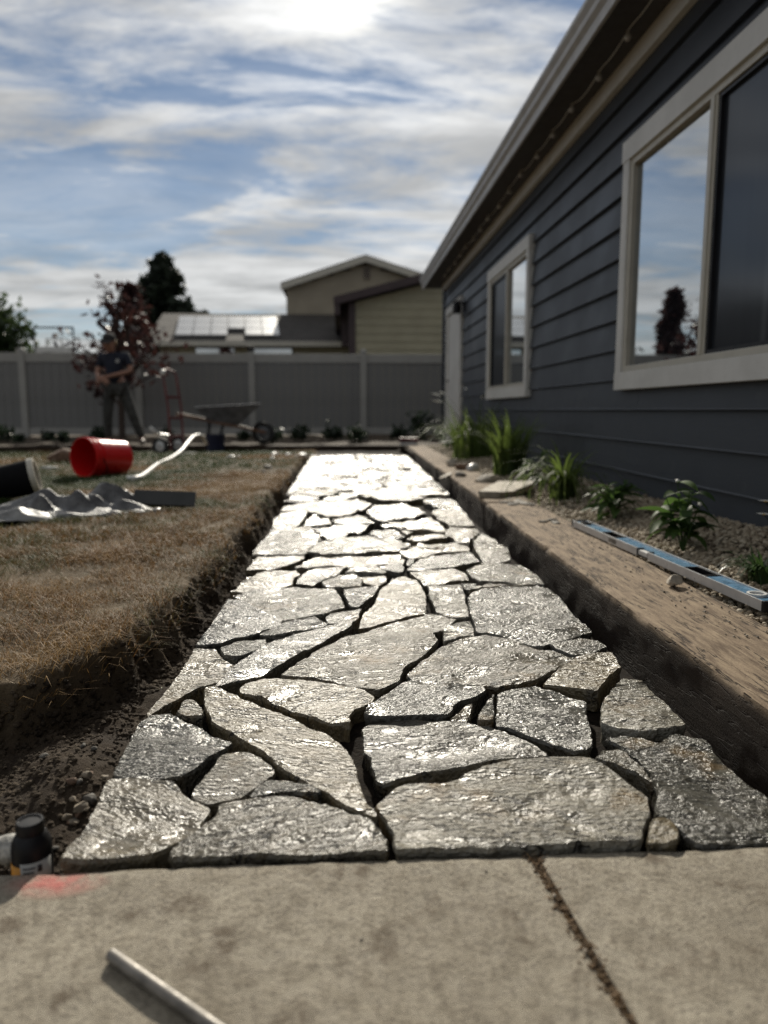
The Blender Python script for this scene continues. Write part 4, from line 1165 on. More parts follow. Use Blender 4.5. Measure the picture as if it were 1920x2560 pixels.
# basketball backboard beyond the fence
c = q(117, 740, 23); bb = empty('basketball_hoop', (c.x, 23, -.3), 'clear basketball backboard with white frame standing beyond the fence', 'basketball hoop')
w2, h2 = (158 - 76) / 1598 * 23 / 2, .46; zc = c.z + .3
m_ = MB(); m_.bx(-w2, w2, -.02, .02, zc + h2 - .05, zc + h2); m_.bx(-w2, w2, -.02, .02, zc - h2, zc - h2 + .05); m_.bx(-w2, -w2 + .04, -.02, .02, zc - h2 + .05, zc + h2 - .05); m_.bx(w2 - .04, w2, -.02, .02, zc - h2 + .05, zc + h2 - .05); m_.build('backboard_frame', DARKMETAL, bb)
m_ = MB(); m_.bx(-.24, .24, -.012, .012, zc + .08, zc + .12); m_.bx(-.24, -.20, -.012, .012, zc - .3, zc + .08); m_.bx(.20, .24, -.012, .012, zc - .3, zc + .08); m_.build('target_square', WHITEP, bb)
m_ = MB(); m_.bx(-w2 + .04, w2 - .04, -.01, .01, zc - h2 + .05, zc - h2 + .34); m_.build('lower_panel', WHITEP, bb)
m_ = MB(); m_.tube([(0, .6, 0), (0, .6, zc - .3), (0, .03, zc)], .05, 8); m_.build('pole', DARKMETAL, bb)
m_ = MB(); m_.tube([(.22 * math.cos(k * .3142), -.3 + .22 * math.sin(k * .3142), zc - .33) for k in range(21)], .012, 6); m_.build('rim', DARKMETAL, bb)
#==THINGS==
# ================================================================== THINGS
def lz(x, y): return float(terrain_z(np.array([x]), np.array([y]))[0][0])
def bz(x, y): return float(BEDZ(np.array([x]), np.array([y]))[0])


# ---------------------------------------------------------------- spirit level on the gravel
pn_, pf_ = onz(1904, 1502, .101), onz(1432, 1301, .101)
ax = (pf_ - pn_); LV = ax.length; ang = math.atan2(ax.y, ax.x) - math.pi / 2
lev = empty('spirit_level', (pn_.x, pn_.y, .075), 'long blue and silver spirit level lying flat on the gravel beside the timber', 'spirit level', rz=ang)
LH_, LW = .026, .062
for s_ in ((0, LV * .468), (LV * .532, LV)):
    m_ = MB(); m_.bx(0, .0045, s_[0], s_[1], 0, LH_); m_.build('rail', ALU, lev, bevel=.0008)
m_ = MB(); m_.bx(LW - .0045, LW, 0, LV, 0, LH_); m_.build('rail', ALU, lev, bevel=.0008)
gaps = [(.03, .075), (.215, .305), (.468, .532), (.695, .785), (.925, .97)]; y0 = 0.0
for a, b in gaps + [(1.0, 1.0)]:
    if a > y0: m_ = MB(); m_.bx(.0045, LW - .0045, y0 * LV, a * LV, .007, .0215); m_.build('web', BLUE, lev, bevel=.0006)
    y0 = b
for a, b in (gaps[1], gaps[3]):
    a, b = a * LV, b * LV; fr = MB(); t = .006
    fr.bx(.0045, .0045 + t, a, b, .004, .0245); fr.bx(LW - .0045 - t, LW - .0045, a, b, .004, .0245); fr.bx(.0045 + t, LW - .0045 - t, a, a + t, .004, .0245); fr.bx(.0045 + t, LW - .0045 - t, b - t, b, .004, .0245)
    fr.build('hand_hold', BLACK, lev, bevel=.002)
for a, b in (gaps[0], gaps[4]):
    a, b = a * LV, b * LV; cy = (a + b) / 2
    w = MB(); w.bx(.0045, LW - .0045, a, b, .007, .0205); w.build('vial_web', BLUE, lev)
    w = MB(); w.lathe([(.0175, .0206), (.0175, .0275), (.0235, .0275), (.0235, .0206)], 28, Matrix.Translation((LW / 2, cy, 0))); rgv = w.build('vial_ring', WHITEP if a < .3 else BLACK, lev, True)
    w = MB(); w.lathe([(0, .0225), (.0174, .0225), (.0174, .0207)], 24, Matrix.Translation((LW / 2, cy, 0))); w.build('vial_window', ALU, rgv)
a, b = gaps[2][0] * LV, gaps[2][1] * LV
w = MB(); w.bx(.001, .024, a + .001, a + .006, .001, .0255); w.bx(.001, .024, b - .006, b - .001, .001, .0255); w.bx(.001, .024, a + .006, b - .006, .001, .005); vf = w.build('vial_frame', BLACK, lev, bevel=.001)
w = MB(); w.bx(.003, .022, a + .0065, b - .0065, .0055, .0205); w.build('vial_block', WHITEP, vf, bevel=.002)
w = MB(); w.bx(.025, LW - .0045, a, b, .007, .0215); w.build('web', BLUE, lev)
w = MB(); w.bx(-.0012, -.0002, LV * .66, LV * .71, .006, .021); w.build('sticker', ROCKG, lev)
for e in (-.012, LV + .0005): w = MB(); w.bx(-.001, LW + .001, e, e + .0115, -.001, LH_ + .001); w.build('end_cap', BLACK, lev, bevel=.003)

# ---------------------------------------------------------------- loose stones on the timber and bed
p = onz(1690, 1469, .07); rock('rock', (p.x, p.y + .012, .086), (.026, .020, .019), ROCK, 'small pale angular rock sitting on the near timber beside the level', seed=21, rz=.4, blocky=.5)
CZ = (1050, 1050, 4.1475)


def slabstone(pts, z, thick, matl, label, seed, tilt=0.0):
    pl = []
    for a, b in pts: v = onz(CZ[0] + a / CZ[2], CZ[1] + b / CZ[2], z); pl.append((v.x, v.y))
    o = flagstone(pl, seed, .03, .02, thick, .3, z, .8, .003); o.parent = None; o.name = 'stone_slab'; o.data.name = 'stone_slab'; o.data.materials.clear(); o.data.materials.append(matl)
    o.rotation_euler.y += tilt
    return tag(o, label, 'stone')


slabstone([(600, 740), (690, 690), (820, 630), (1185, 628), (1165, 665), (1010, 722), (830, 748)], .108, .034, ROCK, 'flat pale stone slab lying across the timber joint', 911)
slabstone([(195, 600), (215, 585), (300, 545), (340, 540), (325, 562), (230, 602)], .084, .014, ROCK, 'thin stone sliver sticking out over the timber edge', 912)
for k, (px, py, sx, sy, sz, m, lab) in enumerate([(705, 622, .10, .07, .035, ROCK, 'rounded pale stone behind the flat slab on the timber'),
     (555, 510, .085, .045, .04, WHITEP, 'white block shaped stone on the timber edge'), (330, 462, .07, .06, .05, ROCK, 'pale lumpy stone on the timber before the flowers'),
     (450, 500, .08, .05, .04, ROCKR, 'reddish stone beside the white block on the timber'), (430, 570, .05, .05, .03, ROCKG, 'small grey stone by the reddish stone on the timber'),
     (800, 500, .06, .05, .04, ROCKG, 'small grey stone at the foot of the tall grass clump')]):
    p = onz(CZ[0] + px / CZ[2], CZ[1] + py / CZ[2], .085); rock('stone', (p.x, p.y, .07 + sz * .55), (sx, sy, sz), m, lab, seed=40 + k, rz=k * .9, blocky=.45)
for k, (px, py, s) in enumerate([(1275, 1052, .022), (1345, 1035, .022), (1405, 1060, .033), (1385, 1035, .02), (900, 850, .04), (960, 870, .05), (1040, 850, .06), (1110, 866, .05), (930, 820, .03), (1020, 830, .03)]):
    p = onz(CZ[0] + px / CZ[2], CZ[1] + py / CZ[2], .074); rock('stone_chip', (p.x, p.y, .073), (s, s * .6, .007), ROCKG,
         'dark flat stone chip on bare timber near the level end' if k < 4 else 'dark grey stone flake piled by the flat pale slab', 'stone chip', 'chips by the level' if k < 4 else 'flakes by the slab', 60 + k, k * .8)

# ---------------------------------------------------------------- near things: bottle, stone, rod
bp = ony(76, 2075, .912); top = ony(76, 2050, .912).z; bx_, by_ = bp.x, .912
BH = .125; zb_ = top - BH
bot = empty('bottle', (bx_, by_, zb_), 'squat black plastic bottle with orange and white label standing in the soil', 'bottle')
m_ = MB(); m_.lathe([(0, 0), (.022, 0), (.0245, .003), (.0245, .089), (.0238, .096), (.0195, .106), (.0155, .110), (.0155, .112), (0, .112)], 40); m_.build('body', BLACK, bot, True)
m_ = MB(); m_.lathe([(.0162, .1085), (.0168, .1095), (.0168, .123), (.0158, .125), (.0135, .125), (.0132, .1235), (0, .1235)], 40); m_.build('cap', BLACK, bot, True)


def arc_label(r, a0, a1, z0, z1, name, m, parent):
    V, F = [], []; n = 14
    for i in range(n + 1):
        a = a0 + (a1 - a0) * i / n
        for rr in (r, r + .0004):
            for z in (z0, z1): V.append((rr * math.cos(a), rr * math.sin(a), z))
    for i in range(n):
        b = i * 4; F += [(b + 2, b + 3, b + 7, b + 6), (b, b + 4, b + 5, b + 1), (b + 1, b + 5, b + 7, b + 3), (b, b + 2, b + 6, b + 4)]
    return link(name, pymesh(name, V, F, True), m, parent)


arc_label(.0246, R(200), R(258), .020, .074, 'orange_label', LABELO, bot); lw = arc_label(.0246, R(258), R(352), .020, .079, 'white_label', LABELW, bot)
for j in range(5): arc_label(.0251, R(266), R(300 - 4 * (j % 2)), .072 - j * .006, .0737 - j * .006, 'label_text', LABELD, lw)
arc_label(.0251, R(306), R(318), .066, .075, 'label_mark', LABELD, lw)
p = onz(14, 2128, -.02); rock('angular_stone', (p.x, p.y + .005, -.022), (.028, .022, .021), simple('crumbly_white_rock', (.42, .41, .38), .85, var=.45, nscale=70, bump=1.0, bscale=130), 'crumbly white stone next to the black bottle', seed=77, blocky=.62)
r0_, r1_ = onz(276, 2386, -.002), onz(560, 2585, -.002); dv = (r1_ - r0_).normalized()
rod = empty('metal_rod', (r0_.x, r0_.y, -.0022), 'thin grey metal rod lying on the concrete slab', 'rod', rz=math.atan2(dv.y, dv.x))
m_ = MB(); m_.lathe([(.0058, 0), (.0066, .001), (.0066, .34), (.0058, .341)], 20, Matrix.Rotation(R(90), 4, 'Y')); m_.build('tube', simple('scuffed_steel', (.20, .185, .165), .5, metal=.4, var=.35, nscale=40), rod, True)
m_ = MB(); m_.lathe([(.0, .0006), (.0056, .0006)], 20, Matrix.Rotation(R(90), 4, 'Y')); m_.build('end_face', ROCKG, rod)
for k, (px, py, s) in enumerate([(903, 2347, .0022), (1463, 2378, .0025), (1215, 2176, .0018), (1805, 2358, .002), (1385, 2240, .0025)]):
    p = onz(px, py, -.009); rock('grit_grain', (p.x, p.y, -.0085), (s, s, s * .7), ROCK, 'tiny loose grain lying on the bare concrete slab', 'grain', 'grains on the concrete', 80 + k)

# ---------------------------------------------------------------- plants in the bed
def leaf_mesh(L, Wd, droop, fold, nseg=6, name='leaf', tipw=.0):
    V, F = [], []
    for i in range(nseg + 1):
        t = i / nseg; w = Wd * (math.sin(math.pi * min(1, t * .93 + .05)) ** .75) * (1 - .25 * t) / 2
        a = droop * t; x = L * (math.sin(a) / droop if abs(droop) > 1e-3 else t); z = -L * ((1 - math.cos(a)) / droop if abs(droop) > 1e-3 else 0)
        V += [(x, -w, z + fold * w), (x, 0, z), (x, w, z + fold * w)]
    for i in range(nseg):
        b = i * 3; F += [(b, b + 1, b + 4, b + 3), (b + 1, b + 2, b + 5, b + 4)]
    return pymesh(name, V, F, True)


def leafy(name, loc, label, n, L, Wd, h, seed, matl=LEAF, upright=.8, stems=4, spread=.05, group=None, flowers=0):
    t = empty(name, loc, label, 'plant', group); rg = random.Random(seed)
    vars_ = [leaf_mesh(L, Wd, d, .35) for d in (.5, .9, 1.4, 1.9)]
    for v in vars_: v.materials.append(matl)
    st = []
    for k in range(stems):
        a = rg.uniform(0, 6.283); e = Vector((math.cos(a) * spread * rg.uniform(.2, 1), math.sin(a) * spread * rg.uniform(.2, 1), h * rg.uniform(.6, 1)))
        m = MB(); m.tube([(0, 0, -.01), e * .5 + Vector((0, 0, .01)), e], [.004, .003, .0015], 5); m.build('stem', matl, t); st.append(e)
    for k in range(n):
        e = rg.choice(st); u = rg.uniform(.12, 1) ** .8; p = Vector((e.x * u, e.y * u, e.z * u)); s = rg.uniform(.55, 1.1) * (1.15 - .45 * u)
        o = link('leaf', rg.choice(vars_), None, t, p, (rg.uniform(-.4, .4), -rg.uniform(.1, upright), rg.uniform(0, 6.283))); o.scale = (s, s, s)
    for k in range(flowers):
        e = st[k % len(st)]; m = MB(); m.lathe([(0, -.004), (.007, 0), (.008, .006), (0, .012)], 8, Matrix.Translation(e)); m.build('bud', PETAL, t)
    return t


def blade_plant(name, loc, label, n, h, w, lean, rad, seed, matl=LEAFB, heads=0, group=None):
    t = empty(name, loc, label, 'plant', group); rg = np.random.default_rng(seed); V, F, T = [], [], []; ns = 6
    for k in range(n):
        a = rg.uniform(0, 6.283); r = rad * rg.random() ** .7; b = np.array([math.cos(a) * r, math.sin(a) * r, -.01]); az = a + rg.normal(0, .5); d = np.array([math.cos(az), math.sin(az)]); s = np.array([-d[1], d[0]])
        L = h * rg.uniform(.6, 1.15); ln = lean * rg.uniform(.3, 1.3); base = len(V); tn = rg.random()
        for i in range(ns + 1):
            u = i / ns; ang = ln * u * u; ww = w * (1 - u ** 2.2) / 2 + .0004
            c = np.array([b[0] + d[0] * L * math.sin(ang) * u, b[1] + d[1] * L * math.sin(ang) * u, b[2] + L * u * math.cos(ang * .9)])
            V += [c - np.array([s[0], s[1], 0]) * ww, c + np.array([s[0], s[1], 0]) * ww]; T += [tn, tn]
        for i in range(ns): q_ = base + i * 2; F.append((q_, q_ + 1, q_ + 3, q_ + 2))
    link('leaf_blades', npmesh('leaf_blades', np.array(V), np.array(F), {'tint': T}, True), matl, t)
    for k in range(heads):
        a = rg.uniform(0, 6.283); e = Vector((math.cos(a) * rad * 1.6, math.sin(a) * rad * 1.6, h * rg.uniform(.95, 1.25)))
        m = MB(); m.tube([(0, 0, 0), e * .6 + Vector((0, 0, h * .15)), e], [.002, .0018, .0012], 4); m.build('stem', matl, t)
        m = MB(); d2 = Vector((math.cos(a) * .8, math.sin(a) * .8, .25)); m.tube([e, e + d2 * .035, e + d2 * .08, e + d2 * .11], [.002, .007, .006, .001], 6); m.build('seed_head', PETAL, t)
    return t


def bedpos(x, y): p = onz(x * SF, y * SF, .085); return (p.x, p.y, bz(p.x, p.y))


leafy('broadleaf_plant', bedpos(1476, 1172), 'upright broad leaved green plant on the gravel between two clumps', 34, .15, .075, .25, 71, upright=.8, stems=6, spread=.085, flowers=2)
leafy('arching_plant', bedpos(1328, 1108), 'bushy plant with many drooping glossy leaves on the gravel', 70, .17, .046, .17, 72, upright=1.1, stems=9, spread=.075)
blade_plant('spiky_plant', bedpos(1216, 1066), 'yellow green spiky plant with splayed narrow leaves', 90, .36, .018, 1.75, .07, 73)
blade_plant('grass_clump', bedpos(1100, 1018), 'tall upright grass clump with thick blades by the wall', 130, .50, .020, .7, .12, 74)
leafy('leafy_clump', bedpos(1150, 1040), 'low leafy green clump squeezed between the grass and the spiky plant', 40, .12, .055, .22, 75, stems=6, spread=.10)
blade_plant('feather_grass', bedpos(1030, 985), 'arching grass with pale feathery seed heads near the door', 170, .58, .016, 1.2, .26, 76, heads=12)
leafy('leafy_clump', bedpos(975, 968), 'leafy green clump with pale flowers at the far end of the bed', 70, .15, .07, .32, 77, stems=10, spread=.22, flowers=8)
blade_plant('grass_tuft', bedpos(1650, 1238), 'low dark green tuft at the edge of the gravel beside the level', 110, .12, .008, 1.3, .04, 78, matl=leafmat('tuft_leaf', (.02, .05, .015), (.06, .11, .03), .3, .4))
dz0 = bedpos(1690, 1195); ds = empty('daisy', dz0, 'white daisies on thin stems growing against the navy wall', 'flower')
tuft_mat = LEAFB
for k, (fx, fy, rr) in enumerate([(1654, 1084, .024), (1650, 1112, .023), (1700, 1068, .024)]):
    f = ony(fx * SF, fy * SF, dz0[1] - .01 * k); e = Vector((f.x - dz0[0], f.y - dz0[1], f.z - dz0[2]))
    m_ = MB(); m_.tube([(0, 0, -.01), e * .55 + Vector((.02, 0, .01)), e], [.002, .0018, .0015], 5); m_.build('stem', LEAFD, ds)
    fl = MB(); fl.lathe([(0, .004), (.004, .003), (.006, 0), (0, -.002)], 10, Matrix.Translation(e)); fh = fl.build('flower_head', YELLOW, ds, True)
    for j in range(16):
        a = j * math.tau / 16; pm_ = leaf_mesh(rr, .0065, .25, .1, 3, 'petal'); o = link('petal', pm_, PETAL, fh, e + Vector((.003 * math.cos(a), .003 * math.sin(a), .001)), (0, -.25, a))
for k in range(10):
    a = k * .9; o = link('leaf', leaf_mesh(.06, .014, .9, .2), LEAF, ds, (0, 0, .01 + .008 * k), (0, -.7, a))

# seedlings in the bed along the fence
for k, (px, s) in enumerate((a_, b_ * .72) for a_, b_ in [(15, 1.1), (180, .7), (237, .8), (375, 1.0), (630, .9), (1035, .9), (1130, 1.15), (1255, 1.2), (1345, 1.1), (1505, 1.1), (1585, 2.2), (70, .6), (920, .7)]):
    p = onz(px / 1.508, 1099, 0.0); y = 13.4 + .5 * math.sin(k * 2.2) + (.6 if s > 1.4 else 0); p = ony(px / 1.508, 1099, y)
    t = empty('seedling', (p.x, y, -.01), 'larger dark shrub at the house end of the fence' if s > 1.4 else 'small dark seedling shrub planted along the foot of the fence', 'plant', None if s > 1.4 else 'seedlings along the fence')
    rg_ = np.random.default_rng(900 + k); n = 60; c = rg_.normal(0, 1, (n, 3)) * np.array([.09, .09, .07]) * s + np.array([p.x, y, .17 * s])
    m_ = MB(); m_.tube([(0, 0, -.02), (.01, 0, .2 * s)], [.008, .003], 5); m_.build('stem', BARK, t)
    leafcloud('foliage', c, .05 * s ** .4, 5, .03 * s, LEAFD, t, 920 + k, (p.x, y, -.01))

# ---------------------------------------------------------------- red bucket and hose
bc = onz(255, 1196, .05); by0 = bc.y + .17; bx0 = ony(258, 1155, by0).x
ndir = Vector((-.52, -.85, 0)).normalized()                                     # direction the mouth points
BR0, BR1, BL = .130, .148, .365
bk = empty('bucket', (bx0, by0, lz(bx0, by0) + .150), 'red plastic bucket lying on its side on the lawn', 'bucket')
mt = (Vector((0, 0, 1)).rotation_difference(ndir)).to_matrix().to_4x4() @ Matrix.Rotation(R(-2.8), 4, 'X') @ Matrix.Translation((0, 0, -BL / 2))
m_ = MB(); m_.lathe([(0, .012), (BR0 - .004, .012), (BR1 - .004, BL - .002), (BR1, BL), (BR1 - .001, BL - .02), (BR0, .004), (BR0 - .006, 0), (0, 0)], 48, mt); m_.build('shell', REDP, bk, True)
for zr in (BL - .012, BL - .045, BL - .085):
    m_ = MB(); r_ = BR0 + (BR1 - BR0) * zr / BL; m_.lathe([(r_ - .001, zr - .004), (r_ + .007, zr - .003), (r_ + .007, zr + .003), (r_ - .001, zr + .004)], 48, mt); m_.build('rim', REDP, bk, True)
m_ = MB(); m_.tube([mt @ Vector((BR1 * 1.03 * math.cos(a), BR1 * 1.03 * math.sin(a), BL - .06 - .10 * abs(math.sin(a - 2.6)))) for a in [2.6 + math.pi * k / 14 for k in range(15)]], .0028, 6); m_.build('handle', DARKMETAL, bk)
hp = [onz(318, 1196, .07), onz(352, 1192, .07), ony(395, 1176, 7.0), ony(425, 1152, 7.8), ony(452, 1128, 8.6), ony(470, 1106, 9.2), ony(486, 1090, 9.7), ony(505, 1090, 10.0), ony(516, 1110, 10.2)]
for a in hp: a.z = max(a.z, .055 if a.y < 8 else -.03)
def smooth_path(pts, n=8):
    out = []
    for i in range(len(pts) - 1):
        p0, p1, p2, p3 = pts[max(i - 1, 0)], pts[i], pts[i + 1], pts[min(i + 2, len(pts) - 1)]
        for j in range(n):
            t = j / n; out.append(.5 * ((2 * p1) + (p2 - p0) * t + (2 * p0 - 5 * p1 + 4 * p2 - p3) * t * t + (3 * p1 - p0 - 3 * p2 + p3) * t ** 3))
    return out + [pts[-1]]
m_ = MB(); m_.tube(smooth_path(hp), .020, 10); tag(m_.build('hose', WHITEP, None, True), 'thick white hose running from the red bucket to the hand truck', 'hose')
hq = [ony(375, 1068, 11.0), ony(385, 1078, 11.0), ony(398, 1086, 11.1), ony(420, 1090, 11.2), ony(440, 1098, 11.2), ony(455, 1118, 11.3)]
m_ = MB(); m_.tube(smooth_path(hq), .026, 8); tag(m_.build('hose', WHITEP, None, True), 'short loop of white hose behind the hand truck', 'hose')

# ---------------------------------------------------------------- hand truck
p = ony(444, 1128, 10.4); gz = lz(p.x, 10.4)
ht = empty('hand_truck', (p.x, 10.4, gz), 'red steel hand truck standing upright on the lawn', 'hand truck', rz=R(70)); HT = 1.08
for s_ in (-.16, .16):
    m_ = MB(); m_.tube([(s_, 0, .06), (s_, .02, HT * .6), (s_, .08, HT)], .016, 8); m_.build('rail', REDM, ht, True)
m_ = MB(); m_.tube([(-.16, .08, HT), (-.15, .10, HT + .05), (0, .12, HT + .08), (.15, .10, HT + .05), (.16, .08, HT)], .016, 8); m_.build('handle', REDM, ht, True)
m_ = MB(); m_.lathe([(0, -.045), (.03, -.03), (.036, 0), (.03, .03), (0, .045)], 14, Matrix.Translation((-.16, .08, HT + .03))); m_.build('grip', WHITEP, ht, True)
for z in (.25, .5, .78): m_ = MB(); m_.bx(-.16, .16, -.008 + .03 * z, .012 + .03 * z, z - .02, z + .02); m_.build('cross_bar', REDM, ht)
m_ = MB(); m_.bx(-.19, .19, -.20, .0, .012, .02); m_.build('toe_plate', DARKMETAL, ht)
for s_ in (-.22, .22):
    rot = Matrix.Translation((s_, .12, .125)) @ Matrix.Rotation(R(90), 4, 'Y')
    m_ = MB(); m_.lathe([(.075, -.03), (.115, -.035), (.125, 0), (.115, .035), (.075, .03), (.075, -.03)], 28, rot); wl2 = m_.build('wheel', RUBBER, ht, True)
    m_ = MB(); m_.lathe([(0, -.02), (.074, -.015), (.074, .015), (0, .02)], 20, rot); m_.build('hub', ALU, wl2, True)
m_ = MB(); m_.tube([(-.25, .12, .125), (.25, .12, .125)], .010, 6); m_.build('axle', DARKMETAL, ht)

# ---------------------------------------------------------------- wheelbarrow
p = ony(572, 1100, 12.35)
wb = empty('wheelbarrow', (p.x, 12.35, -.01), 'grey steel wheelbarrow with wooden handles parked before the fence', 'wheelbarrow', rz=R(6))
tr = MB(); o4 = [(-.50, -.33, .60), (.53, -.30, .66), (.53, .30, .66), (-.50, .33, .60)]; i4 = [(-.26, -.22, .36), (.16, -.17, .33), (.16, .17, .33), (-.26, .22, .36)]
tr.add(o4 + i4, [(0, 1, 5, 4), (1, 2, 6, 5), (2, 3, 7, 6), (3, 0, 4, 7), (4, 5, 6, 7)]); me = tr.mesh('tray')
bm = bmesh.new(); bm.from_mesh(me); bmesh.ops.solidify(bm, geom=bm.faces[:], thickness=.008); bm.to_mesh(me); bm.free(); tray = link('tray', me, GALV, wb)
m_ = MB(); m_.tube([Vector(v) for v in o4] + [Vector(o4[0])], .013, 8); m_.build('rim', GALV, tray)
for s_ in (-1, 1):
    m_ = MB(); a_, b_2 = Vector((-.80, .30 * s_, .50)), Vector((.60, .09 * s_, .20)); d_2 = b_2 - a_
    m_.box((a_ + b_2) / 2, (d_2.length, .04, .045), d_2.to_track_quat('X', 'Z')); m_.build('handle', WOOD, wb, bevel=.008)
    m_ = MB(); m_.tube([(-.30, .22 * s_, .38), (-.34, .24 * s_, .02), (-.18, .24 * s_, .0), (-.08, .19 * s_, .33)], .014, 6); m_.build('leg', DARKMETAL, wb)
rot = Matrix.Translation((.56, 0, .19)) @ Matrix.Rotation(R(90), 4, 'X')
m_ = MB(); m_.lathe([(.11, -.04), (.165, -.048), (.19, 0), (.165, .048), (.11, .04), (.11, -.04)], 30, rot); wl3 = m_.build('wheel', RUBBER, wb, True)
m_ = MB(); m_.lathe([(0, -.03), (.108, -.02), (.108, .02), (0, .03)], 20, rot); m_.build('hub', GALV, wl3, True)
p = ony(540, 1100, 11.6)
m_ = MB(); m_.lathe([(0, 0), (.13, 0), (.15, .26), (.155, .27), (.14, .27), (.12, .02), (0, .02)], 24); o = m_.build('dark_bucket', simple('navy_plastic', (.01, .014, .04), .5), None, True); o.location = (p.x, 11.55, lz(p.x, 11.55) - .005); tag(o, 'dark blue bucket standing in the shade under the wheelbarrow', 'bucket')

# ---------------------------------------------------------------- tarp, roll and board on the lawn
def sheet(name, cx, cy, rx, ry, hmax, seed, label, matl, nx=90, ny=60, rz=0.0):
    u = np.linspace(-1, 1, nx); v = np.linspace(-1, 1, ny); U, Vv = np.meshgrid(u, v)
    a = np.arctan2(Vv, U); rim = 1 + .16 * np.sin(3 * a + seed) + .10 * np.sin(5 * a + 2 * seed) + .05 * np.sin(11 * a)
    sq = np.maximum(np.abs(U), np.abs(Vv)); rr = np.sqrt(U ** 2 + Vv ** 2); k = np.where(rr > 1e-6, sq / np.maximum(rr, 1e-6), 1) * rim
    X = U * k * rx; Y = Vv * k * ry
    fold = 1 - np.abs(2 * fbm(X * 2.6 + Y * 1.2, Y * 6.0 - X * .8, seed, 3)) * 1.4
    dome = np.clip(1 - sq ** 2.2, 0, 1) * (.55 + .9 * (fbm(X * 1.5, Y * 1.8, seed + 9, 2) + .35))
    H = hmax * dome * np.clip(fold, .1, 1.1) + .018 * np.clip(fbm(X * 11 + Y * 5, Y * 14, seed + 4, 3), 0, 1) + .012
    c_, s_ = math.cos(rz), math.sin(rz); XX, YY = cx + X * c_ - Y * s_, cy + X * s_ + Y * c_
    Z = terrain_z(XX, YY)[0] + H
    P = np.stack([XX, YY, Z], -1).reshape(-1, 3); i = np.arange(ny - 1)[:, None] * nx + np.arange(nx - 1)[None]
    F = np.stack([i, i + 1, i + nx + 1, i + nx], -1).reshape(-1, 4)
    P2 = P - np.array([0, 0, .004]); F2 = F[:, ::-1] + len(P); ring = list(range(nx)) + [j * nx + nx - 1 for j in range(1, ny)] + list(range(ny * nx - 2, (ny - 1) * nx - 1, -1)) + [j * nx for j in range(ny - 2, 0, -1)]
    S = np.array([(ring[j], ring[j] + len(P), ring[(j + 1) % len(ring)] + len(P), ring[(j + 1) % len(ring)]) for j in range(len(ring))])
    o0 = np.array([cx, cy, 0]); me = npmesh(name, np.concatenate([P, P2]) - o0, np.concatenate([F, F2, S]), None, True)
    return tag(link(name, me, matl, None, (cx, cy, 0)), label, 'tarp')


sheet('plastic_sheet', -1.36, 3.70, .42, .21, .15, 5, 'crumpled grey plastic sheet heaped on the lawn before the red bucket', TARPM, rz=.25)
sheet('plastic_sheet', -1.70, 3.36, .34, .19, .16, 8, 'pale crumpled end of plastic sheet beside the black roll', simple('pale_plastic_sheet', (.24, .24, .235), .42, var=.35, nscale=14, bump=.6, bscale=25), rz=.5)
p = onz(60, 1240, .07); rl = empty('fabric_roll', (p.x - .13, p.y - .06, lz(p.x - .13, p.y - .06) + .092), 'black roll with a pale rim lying on the grass behind the plastic sheet', 'roll')
rot = Matrix.Rotation(R(16), 4, 'Z') @ Matrix.Rotation(R(78), 4, 'Y') @ Matrix.Scale(.86, 4)
m_ = MB(); m_.lathe([(0, -.34), (.085, -.34), (.10, -.33), (.116, .22), (.116, .24), (.10, .24), (.03, .235), (.03, .1), (0, .1)], 36, rot); m_.build('roll_body', simple('black_fabric', (.008, .008, .009), .85, spec=.1), rl, True)
m_ = MB(); m_.lathe([(.098, .242), (.098, .262), (.121, .262), (.121, .225), (.117, .225)], 36, rot); m_.build('pale_rim', VFRAME, rl, True)
p = onz(408, 1273, .055); bd = MB(); bd.box((0, 0, 0), (.31, .020, .09), Euler((R(-42), R(3), R(4)))); o = bd.build('board', simple('charcoal_board', (.035, .037, .036), .6), None, bevel=.003)
o.location = (p.x, p.y + .04, lz(p.x, p.y) + .055); tag(o, 'dark charcoal board propped on the grass next to the plastic sheet', 'board')
for k, (px, py, s) in enumerate([(350, 1285, .028), (372, 1279, .022), (392, 1276, .030)]):
    p = onz(px, py, .06); rock('paper_scrap', (p.x, p.y, lz(p.x, p.y) + .012), (s, s * .7, .012), WHITEP, 'crumpled white scrap lying in front of the charcoal board', 'scrap', 'scraps by the board', 130 + k, k, .5)
for k, (px, py, s, m) in enumerate([(577, 1147, .05, WHITEP), (595, 1146, .045, WHITEP), (685, 1140, .06, WHITEP), (700, 1135, .05, ROCK), (720, 1140, .05, WHITEP), (682, 1150, .045, WHITEP), (755, 1143, .06, WHITEP), (742, 1145, .05, ROCK), (670, 1172, .05, ROCKG), (660, 1178, .03, ROCKG), (690, 1130, .07, ROCKR)]):
    p = onz(px, py, .03); z_ = lz(p.x, p.y); p = onz(px, py, z_); rock('rubble', (p.x, p.y, lz(p.x, p.y) + s * .3), (s, s * .8, s * .45), m, {WHITEP: 'pale stone chunk left on the lawn near the path end', ROCK: 'tan stone chunk left on the lawn near the path end', ROCKG: 'grey stone chunk on the brown lawn beside the path', ROCKR: 'reddish brown lump on the shaded lawn near the path end'}[m], 'stone', 'rubble near the path end', 140 + k, k * 1.1, .5)
p = onz(157, 1155, .05); rock('dirt_clod', (p.x, p.y, lz(p.x, p.y) + .05), (.16, .12, .09), ROCKR, 'brown dirt mound on the grass beyond the red bucket', 'dirt', None, 170)
p = onz(125, 1172, .05); rock('paper_scrap', (p.x, p.y, lz(p.x, p.y) + .012), (.09, .04, .015), WHITEP, 'flat white scrap on the green grass behind the black roll', 'scrap', None, 171)
